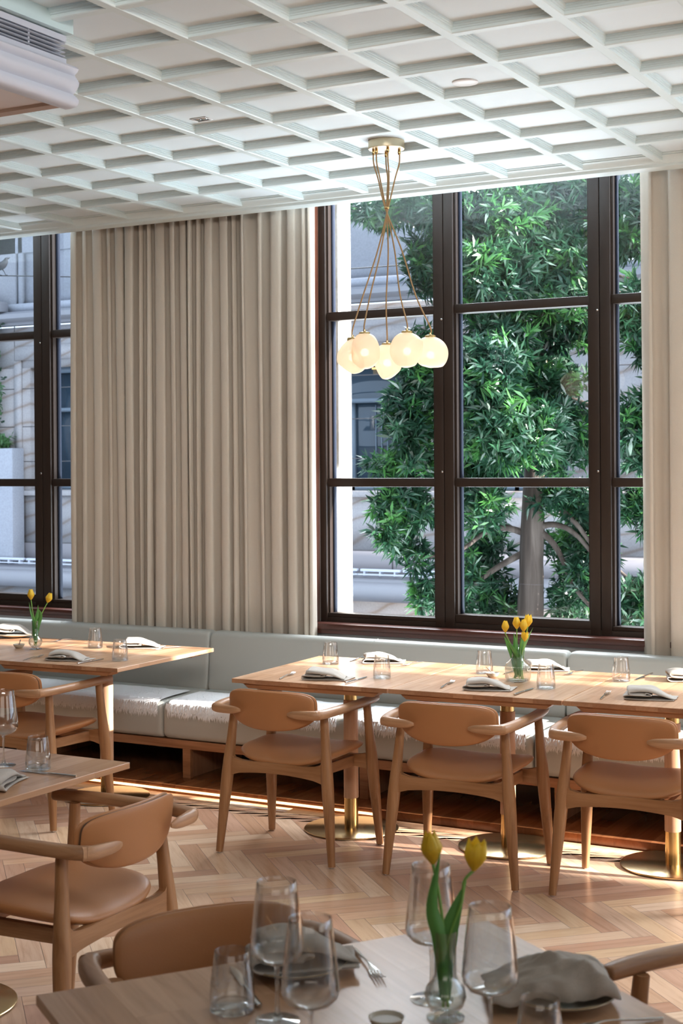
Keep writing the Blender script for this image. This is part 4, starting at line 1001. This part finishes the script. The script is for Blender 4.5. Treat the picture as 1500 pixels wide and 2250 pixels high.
# ------------------------------------------------------------------ pendant lamp
def pendant():
    cx, cy = -3.04, 5.945; zc = 1.71+H+.034
    t = thing('pendant_lamp', 'cluster pendant with five frosted glass globes on brass cords', 'lamp', (cx, cy, zc))
    bm = bmesh.new(); lathe(bm, [(0, -.0005), (.082, -.0005), (.082, -.036), (.080, -.038), (0, -.038)], 56); bmobj('canopy', bm, M['brass_pale'], t, 40)
    # globe offsets (right, depth, z world) ; top fixing offsets
    G = [(-.158, .03, 2.206), (-.105, -.06, 2.222), (.0, .06, 2.182), (.085, -.06, 2.226), (.195, .03, 2.214)]
    F = [(-.058, .0), (-.045, -.02), (.0, .05), (.005, -.05), (.058, .0)]
    link_to = [4, 3, 2, 1, 0]
    for i, (a, d, z) in enumerate(G):
        f = F[link_to[i]]; g = Vector(O(a, d, z-zc)); f0 = Vector(O(f[0], f[1], -.038))
        kx = Vector(O((i-2)*-.003, (i % 2)*.006, 2.87-zc))
        top = g+Vector((0, 0, .092))
        bm = bmesh.new()
        sweep(bm, [f0, f0+Vector((0, 0, -.06)), (f0+kx)/2+Vector(O(.006*math.copysign(1, f[0]), 0, 0)), kx, kx*.66+top*.34+Vector(O(.006, 0, 0)), kx*.3+top*.7-Vector(O(.004, 0, 0)), top+Vector((0, 0, .03)), top], [.0034]*8, 8, (0, 1, 0), sub=8)
        bmobj('cord', bm, M['cord'], t, 60)
        bm = bmesh.new(); lathe(bm, [(.0045, .0), (.0065, -.002), (.0065, -.022), (.0045, -.024)], 16, tuple(f0)); bmobj('cord_grip', bm, M['brass'], t, 50)
        bm = bmesh.new(); bmesh.ops.create_icosphere(bm, subdivisions=5, radius=.080); r = random.Random(i+3)
        dents = [(Vector((r.uniform(-1, 1), r.uniform(-1, 1), r.uniform(-.8, .4))).normalized(), r.uniform(.22, .40)) for _ in range(5)]
        for v in bm.verts:
            n = v.co.normalized(); k = 1+.015*math.sin(n.x*4+i)
            for dn, am in dents:
                c = n.dot(dn)
                if c > .62: k -= am*(c-.62)**1.1*1.9
            v.co = n*.080*k
        bmesh.ops.translate(bm, vec=g, verts=bm.verts); gl = bmobj('globe', bm, M['globe'], t, 180)
        bm = bmesh.new(); lathe(bm, [(0, .096), (.006, .096), (.006, .088), (.024, .084), (.026, .077), (.026, .070)], 24, tuple(g)); bmobj('globe_cap', bm, M['brass'], t, 40)
        bm = bmesh.new(); bmesh.ops.create_uvsphere(bm, u_segments=16, v_segments=10, radius=.018); bmesh.ops.translate(bm, vec=g+Vector((0, 0, -.006)), verts=bm.verts); bmobj('bulb', bm, M['globe_bulb'], t, 180)
    bm = bmesh.new(); k = Vector(O(0, 0, 2.872-zc)); lathe(bm, [(.011, -.004), (.013, 0), (.011, .004), (.009, .004), (.009, -.004)], 20, tuple(k), close=True); bmobj('cord_ring', bm, M['brass'], t, 50)
pendant()

# ------------------------------------------------------------------ across the street
def facade():
    YF = 18.0
    t = thing('stone_building', 'pale sandstone building with dark windows across the street', 'building', (-9, YF, -6))
    inv = Matrix.Translation((9, -YF, 6))
    def fin(name, bm, m, sm=180):
        bmesh.ops.transform(bm, matrix=inv, verts=bm.verts); return bmobj(name, bm, m, t, sm)
    X0, X1 = -24, 8
    wins = [(-15.53, -13.85, 1.36, 3.28), (-10.75, -8.93, 1.36, 3.28), (-8.15, -6.61, 1.36, 3.28), (-5.2, -3.6, 1.36, 3.28), (-20.5, -18.6, 1.36, 3.28)]
    # middle storey wall with window holes
    bm = bmesh.new(); wins.sort(); xs = [X0]
    for w_ in wins: xs += [w_[0], w_[1]]
    xs.append(X1)
    for a, b in zip(xs[::2], xs[1::2]): box(bm, a, b, YF, YF+.5, 1.36, 3.28)
    box(bm, X0, X1, YF, YF+.5, 3.28, 3.93); box(bm, X0, X1, YF, YF+.5, .52, 1.36)
    for a, b, _, _ in wins: box(bm, a-.28, b+.28, YF-.04, YF, 3.40, 3.62); box(bm, a-.30, a-.16, YF-.03, YF, 1.36, 3.40)
    fin('wall', bm, M['stone'])
    bm = bmesh.new(); box(bm, X0, X1, YF+.06, YF+.6, 4.16, 12.0)
    for a, b in ((-24, -15.80), (-15.74, -15.66), (-12.0, -11.2), (-7.6, -6.9), (-3.5, -2.9)): box(bm, a, b, YF-.02, YF+.06, 4.16, 12)
    box(bm, X0, X1, YF-.02, YF+.06, 5.10, 12); box(bm, X0, X1, YF-.03, YF+.06, 4.18, 4.30)
    fin('upper_wall', bm, M['stone_plain'])
    bm = bmesh.new(); prism(bm, [(YF+.1, 3.96), (YF-.05, 3.96), (YF-.07, 4.0), (YF-.20, 4.02), (YF-.24, 4.05), (YF-.24, 4.12), (YF-.16, 4.16), (YF+.1, 4.20)], X0, X1, 'x'); fin('cornice', bm, M['lead'], 30)
    bm = bmesh.new()
    for z in (3.955, 3.85, 2.95, 2.35, 1.8): box(bm, X0, X1, YF-.003, YF+.01, z, z+.012)
    for x in (-16.2, -15.85, -14.6, -12.9, -11.9, -8.6, -6.2, -5.6): box(bm, x, x+.012, YF-.003, YF+.01, 1.4, 3.95)
    box(bm, X0, X1, YF-.013, YF+.01, .52, .535)
    for x in (-17.5, -15.3, -13.2, -9.15, -7.0, -5.0): box(bm, x, x+.02, YF-.025, YF+.01, .25, .53)
    fin('stone_joints', bm, M['joint'])
    bm = bmesh.new(); box(bm, X0, X1, YF-.02, YF+.5, .18, .525); fin('plinth_band', bm, M['stone_mauve'])
    bm = bmesh.new(); box(bm, X0, X1, YF-.06, YF+.2, 1.27, 1.345, .01); fin('sill_course', bm, M['stone'], 40)
    bm = bmesh.new(); prism(bm, [(YF+.2, .24), (YF-.35, .20), (YF-.42, .16), (YF-.42, .12), (YF+.2, .12)], X0, X1, 'x'); fin('ledge', bm, M['lead'], 30)
    bm = bmesh.new(); n = 24; prism(bm, [(YF-.42+.13*math.cos(2*PI*k/n), .0+.13*math.sin(2*PI*k/n)) for k in range(n)], X0, X1, 'x'); fin('roll_moulding', bm, M['lead'], 40)
    bm = bmesh.new(); box(bm, X0, X1, YF-.3, YF+.5, -6, .1); box(bm, X0, X1, YF-.34, YF, -.36, -.30); fin('lower_wall', bm, M['stone'])
    for a, b, z0, z1 in wins:
        bm = bmesh.new(); box(bm, a, b, YF+.22, YF+.24, z0, z1); f = fin('window', bm, M['far_glass'])
        bm = bmesh.new(); box(bm, a, a+.07, YF+.15, YF+.23, z0, z1); box(bm, b-.07, b, YF+.15, YF+.23, z0, z1); box(bm, a, b, YF+.15, YF+.23, z1-.09, z1); box(bm, a, b, YF+.15, YF+.23, z0, z0+.08)
        box(bm, a, b, YF+.10, YF+.23, 2.58, 2.64); box(bm, (a+b)/2-.03, (a+b)/2+.03, YF+.15, YF+.23, z0, 2.6)
        if a > -14:
            for k in range(5): box(bm, b-.20-.09*k, b-.19-.09*k, YF+.17, YF+.2, z0+.1, 2.55)
        o = fin('window_frame', bm, M['far_frame']); 
        o.parent = f
    for a, b in ((-10.40, -10.15), (-9.55, -9.05), (-6.98, -6.65)):
        bm = bmesh.new(); box(bm, a, b, YF+.19, YF+.215, 3.045, 3.07); fin('lit_ceiling_strip', bm, M['led_far'])
    return t
facade()
def trays():
    first = None
    for x, lab in ((-15.95, 'first white light batten on the far ledge from the left edge of the picture'), (-15.30, 'white light batten on the far ledge behind the mullion of the left window'),
        (-14.66, 'white light batten on the far ledge just left of the long curtain'), (-10.09, 'white light batten on the far ledge, half hidden by the sunlit stone pier'),
        (-9.44, 'white light batten on the far ledge, wholly seen right of the stone pier'), (-8.80, 'white light batten on the far ledge whose right end is lost in leaves'),
        (-8.15, 'white light batten on the far ledge behind the tree foliage')):
        if first is None:
            bm = bmesh.new(); box(bm, 0, .60, -.03, .03, 0, .035, .006); box(bm, -.02, .62, -.06, -.04, -.045, -.03)
            for q in (.06, .30, .52): box(bm, q, q+.015, -.05, .05, -.055, 0)
            o = bmobj('light_batten', bm, M['tray'], None, 40); first = o
            tag(o, lab, 'light fitting', 'light battens along the far ledge')
        else: o = first.copy(); COL.objects.link(o); o['label'] = lab
        o.location = (x, 17.63, .275)
trays()
def leafcloud(name, clumps, mats, parent, seed, leaf=(.10, .014), per=13, split=.25, up=.2):
    """clumps: (x,y,z,r) rosettes of long narrow leaves"""
    rs = np.random.RandomState(seed); n = len(clumps)*per
    c = np.repeat(np.array(clumps, float), per, 0)
    ax = rs.normal(size=(len(clumps), 3)); ax[:, 2] = ax[:, 2]*.6+.35; ax /= np.linalg.norm(ax, axis=1)[:, None]; ax = np.repeat(ax, per, 0)
    d = rs.normal(size=(n, 3)); d /= np.linalg.norm(d, axis=1)[:, None]
    d = d*.75+ax*.65; d[:, 2] -= .10; d /= np.linalg.norm(d, axis=1)[:, None]
    L = leaf[0]*rs.uniform(.65, 1.25, n)[:, None]; W = leaf[1]*rs.uniform(.75, 1.25, n)[:, None]
    s = np.cross(d, rs.normal(size=(n, 3))); s /= np.linalg.norm(s, axis=1)[:, None]
    nrm = np.cross(d, s)
    b0 = c[:, :3] + ax*rs.uniform(-.06, .06, n)[:, None]
    m = b0+d*L*.5+nrm*L*.05; e = b0+d*L-np.array([0, 0, 1])*L*.08
    q = b0+d*L*.25
    V = np.stack([b0, m-s*W*.5, e, m+s*W*.5], 1).reshape(-1, 3)
    F = np.arange(n*4).reshape(-1, 4)
    me = bpy.data.meshes.new(name); me.vertices.add(n*4); me.vertices.foreach_set('co', V.ravel())
    me.loops.add(n*4); me.loops.foreach_set('vertex_index', F.ravel()); me.polygons.add(n)
    me.polygons.foreach_set('loop_start', np.arange(0, n*4, 4)); me.polygons.foreach_set('loop_total', np.full(n, 4))
    mi = (np.repeat(rs.rand(len(clumps)), per) < split).astype(int); 
    for mm in mats: me.materials.append(mm)
    me.polygons.foreach_set('material_index', mi); me.update(); me.validate()
    o = bpy.data.objects.new(name, me); COL.objects.link(o)
    if parent: o.parent = parent
    return o
def tree():
    t = thing('street_tree', 'large tree with narrow glossy leaves filling the middle of the right window', 'tree', (-4.76, 12.0, -6.0))
    off = Vector((4.76, -12.0, 6.0))
    def S(bm, pts, r, sub=6): sweep(bm, [Vector(p)+off for p in pts], r, 14, (0, 1, 0), sub=sub)
    bm = bmesh.new(); S(bm, [(-4.86, 12, -6), (-4.80, 12, -2), (-4.765, 12, .1), (-4.745, 12, 1.0), (-4.72, 12.03, 1.8), (-4.76, 12.2, 2.7), (-4.73, 12.25, 3.6), (-4.66, 12.3, 5.2)], [.17, .14, .115, .105, .085, .065, .045, .02])
    for v in bm.verts: v.co += v.normal*0 + Vector((noise.noise(v.co*5), noise.noise(v.co*5+Vector((7, 0, 0))), 0))*.012
    bmobj('trunk', bm, M['bark'], t, 60)
    br = [[(-4.78, 12, 1.10), (-4.95, 11.9, 1.16), (-5.10, 11.8, 1.12), (-5.26, 11.6, .97), (-5.6, 11.4, .9)], [(-4.80, 12, .95), (-4.98, 11.9, .84), (-5.16, 11.8, .70), (-5.45, 11.7, .44), (-5.8, 11.6, .30)],
     [(-4.72, 12, 1.15), (-4.55, 12, 1.19), (-4.36, 12, 1.12), (-4.15, 12, .88), (-3.9, 12, .5)], [(-4.72, 12, 1.16), (-4.58, 12, 1.06), (-4.48, 12, .92), (-4.36, 12, .66), (-4.16, 12, .45), (-3.9, 11.9, .35)],
     [(-4.72, 12, 1.55), (-4.54, 12, 1.376), (-4.34, 12, 1.20), (-4.15, 12, .97), (-3.7, 12, .6)], [(-4.72, 12.2, 3.8), (-4.6, 12.1, 3.9), (-4.43, 12, 3.84), (-4.14, 12, 3.79), (-3.4, 11.8, 3.7)],
     [(-4.72, 12.2, 3.3), (-4.62, 12, 3.5), (-4.39, 12, 3.55), (-4.15, 12, 3.37), (-3.7, 11.9, 3.2)], [(-4.76, 12.1, 2.2), (-4.42, 12, 2.26), (-4.23, 12, 2.21), (-4.11, 12, 2.15), (-3.7, 11.9, 2.0)],
     [(-4.75, 12.2, 2.6), (-5.0, 11.8, 2.8), (-5.4, 11.5, 2.75)], [(-4.73, 12.2, 3.2), (-5.1, 11.8, 3.5), (-5.6, 11.6, 3.8), (-6.1, 11.5, 3.95)], [(-4.74, 12, 1.7), (-5.1, 11.6, 1.75), (-5.6, 11.3, 1.6)], [(-4.74, 12.0, 1.9), (-4.5, 11.4, 2.0), (-4.2, 11.1, 1.95)]]
    for b in br:
        bm = bmesh.new(); n = len(b); S(bm, b, [.032-.022*k/(n-1) for k in range(n)], 5); bmobj('branch', bm, M['bark'], t, 60)
    B = [(-5.83, 11.5, 3.93, .40, .17, 1), (-5.51, 11.5, 3.45, .15, .33, 1), (-4.89, 11.5, 3.78, .36, .27, 1.2), (-4.89, 11.3, 3.3, .42, .26, 1.2), (-4.82, 13, 4.16, .36, .25, 1), (-4.62, 12.5, 3.25, .24, .2, .8), (-4.62, 13, 3.8, .19, .25, .8), (-4.81, 11.5, 2.78, .34, .19, 1.2), (-4.72, 11, 2.45, .33, .29, 1.3), (-5.46, 11.3, 2.57, .19, .35, 1), (-5.52, 11.2, 2.1, .21, .31, 1), (-5.57, 11.2, 1.7, .31, .13, 1.1), (-4.53, 11, 1.97, .42, .29, 1.3), (-4.33, 11.6, 1.94, .3, .3, 1.1), (-5.56, 11.2, 1.33, .27, .23, .9), (-5.66, 11, 1.11, .12, .12, .8), (-4.86, 11.2, 1.36, .20, .18, .8), (-5.34, 12.3, .68, .21, .25, .5), (-4.58, 12.6, .97, .23, .33, .55), (-4.44, 12, 1.42, .25, .16, .9), (-4.42, 12.6, .65, .14, .24, .6), (-5.50, 11.5, .62, .14, .18, .8), (-3.85, 12, 3.76, .23, .34, 1), (-3.63, 11.5, 2.87, .22, .33, 1), (-3.64, 11.5, 1.96, .22, .33, 1), (-3.8, 12, 1.36, .19, .23, .7), (-3.84, 12, .6, .19, .19, .8),
         (-5.15, 11.9, 3.3, .3, .4, 1), (-4.45, 12.1, 2.95, .35, .30, .9), (-5.1, 11.4, 2.3, .3, .4, 1), (-5.05, 11.5, 1.75, .35, .25, 1), (-5.1, 11.7, 1.35, .25, .2, .7), (-3.2, 11.6, 2.6, .4, 1.2, .8), (-3.3, 12, 4.2, .5, .5, .8), (-5.0, 11.8, 4.7, .9, .45, .5), (-3.6, 11.9, .25, .6, .25, .6), (-4.9, 11.9, .1, .7, .22, .5), (-4.52, 11.9, 2.45, .3, .2, .8), (-4.66, 11.6, 3.5, .28, .6, 1.1), (-4.70, 11.6, 2.2, .25, .35, 1.1), (-4.40, 11.8, 3.3, .25, .5, .9), (-4.35, 11.9, 4.1, .3, .3, .7), (-5.15, 11.4, 3.9, .4, .3, .9), (-4.3, 12.3, 1.0, .2, .35, .6), (-5.3, 12.2, 1.0, .2, .25, .5), (-5.15, 12.2, .45, .3, .2, .6), (-4.55, 12.4, .5, .2, .25, .5), (-4.3, 12.1, .75, .15, .25, .5), (-6.05, 11.6, 3.95, .2, .12, .8), (-5.2, 11.8, .75, .18, .2, .5), (-5.6, 11.4, .95, .2, .15, .5)]
    for part in range(2):
        rs = np.random.RandomState(5+part); cl = []
        for x, y, z, rx, rz_, den in B:
            k = int(den*rx*rz_*900*(1 if part == 0 else .85))
            for _ in range(max(k, 6)):
                v = rs.normal(size=3); v /= np.linalg.norm(v); rr = rs.rand()**.45
                cl.append((x+v[0]*rx*rr+off[0], y+v[1]*min(rx, .3)*1.2*rr+off[1], z+v[2]*rz_*rr+off[2], .1))
        o = leafcloud('foliage', cl, [M['leaf'], M['leaf2']], t, 3+part, (.128, .0235), 20, .12 if part == 0 else .28)
tree()
def planter():
    t = thing('planter_box', 'stone planter box topped with green plants beside the far window at the left', 'planter', (-16.25, 17.82, .245))
    bm = bmesh.new(); box(bm, -.95, .62, -.14, .14, .0, 1.77, .02); bmobj('box', bm, M['stone_plain'], t, 40)
    rs = np.random.RandomState(9); cl = [(rs.uniform(-.9, .45), rs.uniform(-.12, .12), 1.80+rs.rand()*.14, .1) for _ in range(160)]
    leafcloud('plants', cl, [M['ivy'], M['leaf2']], t, 4, (.10, .03), 9, .2)
    rs = np.random.RandomState(12); cl = []
    for _ in range(420):
        z = rs.uniform(2.2, 4.2); cl.append((-16.30+rs.normal()*.13+.1*math.sin(z*3), 17.84, z, .1))
    o = leafcloud('climbing_vine', cl, [M['ivy'], M['leaf']], None, 6, (.07, .035), 8, .3); tag(o, 'green climbing vine on the sandstone at the left edge', 'vine')
    bm = bmesh.new(); box(bm, -.14, .14, -.1, .1, 0, .16, .015); o = bmobj('wall_lamp_box', bm, M['lead'], None, 40); o.location = (-16.03, 17.82, 4.165); tag(o, 'small grey box fitting on the far cornice below the bird', 'box')
planter()
def bird_and_wire():
    a = Vector((-10.757, 12, 3.752)); d = Vector((.983, 0, -.076))
    bm = bmesh.new(); sweep(bm, [a-d*6, a-d*3-Vector((0, 0, .01)), a, a+d*1.2, a+d*3+Vector((0, 0, .03)), a+d*5+Vector((0, 0, .15))], [.006]*6, 6, sub=6)
    o = bmobj('overhead_cable', bm, M['black'], None, 60); tag(o, 'thin dark overhead cable across the left window, under the bird', 'cable')
    t = thing('perched_bird', 'black bird with a white patch perched on the cable at the left edge', 'bird', (-10.73, 12, 3.757))
    R_ = O
    bm = bmesh.new(); sweep(bm, [R_(-.17, 0, .055), R_(-.12, 0, .06), R_(-.05, 0, .075), R_(0, 0, .10), R_(.035, 0, .135), R_(.05, 0, .168), R_(.066, 0, .178), R_(.092, 0, .186)], [(.012, .006), (.018, .010), (.034, .030), (.040, .042), (.030, .032), (.021, .021), (.012, .010), (.001, .001)], 14, (0, 0, 1), sub=4); bmobj('body', bm, M['bird'], t, 80)
    bm = bmesh.new(); sweep(bm, [R_(-.10, -.02, .055), R_(-.05, -.033, .065), R_(-.02, -.03, .07)], [(.004, .008), (.008, .018), (.002, .004)], 10, sub=3); bmobj('wing_patch', bm, M['bird_white'], t, 80)
    for q in (-.03, .03):
        bm = bmesh.new(); sweep(bm, [R_(-.01+q*.3, 0, .07), R_(q-.005, 0, .035), R_(q+.01, 0, .002), R_(q+.03, 0, .001)], [.007, .0045, .004, .003], 8, (0, 1, 0), sub=2); bmobj('leg', bm, M['bird'], t, 60)
bird_and_wire()
bm = bmesh.new(); box(bm, -40, 30, 7.5, 40, -6.2, -6.0); struct(bmobj('floor', bm, M['street'], None, 180), 'street paving far below')
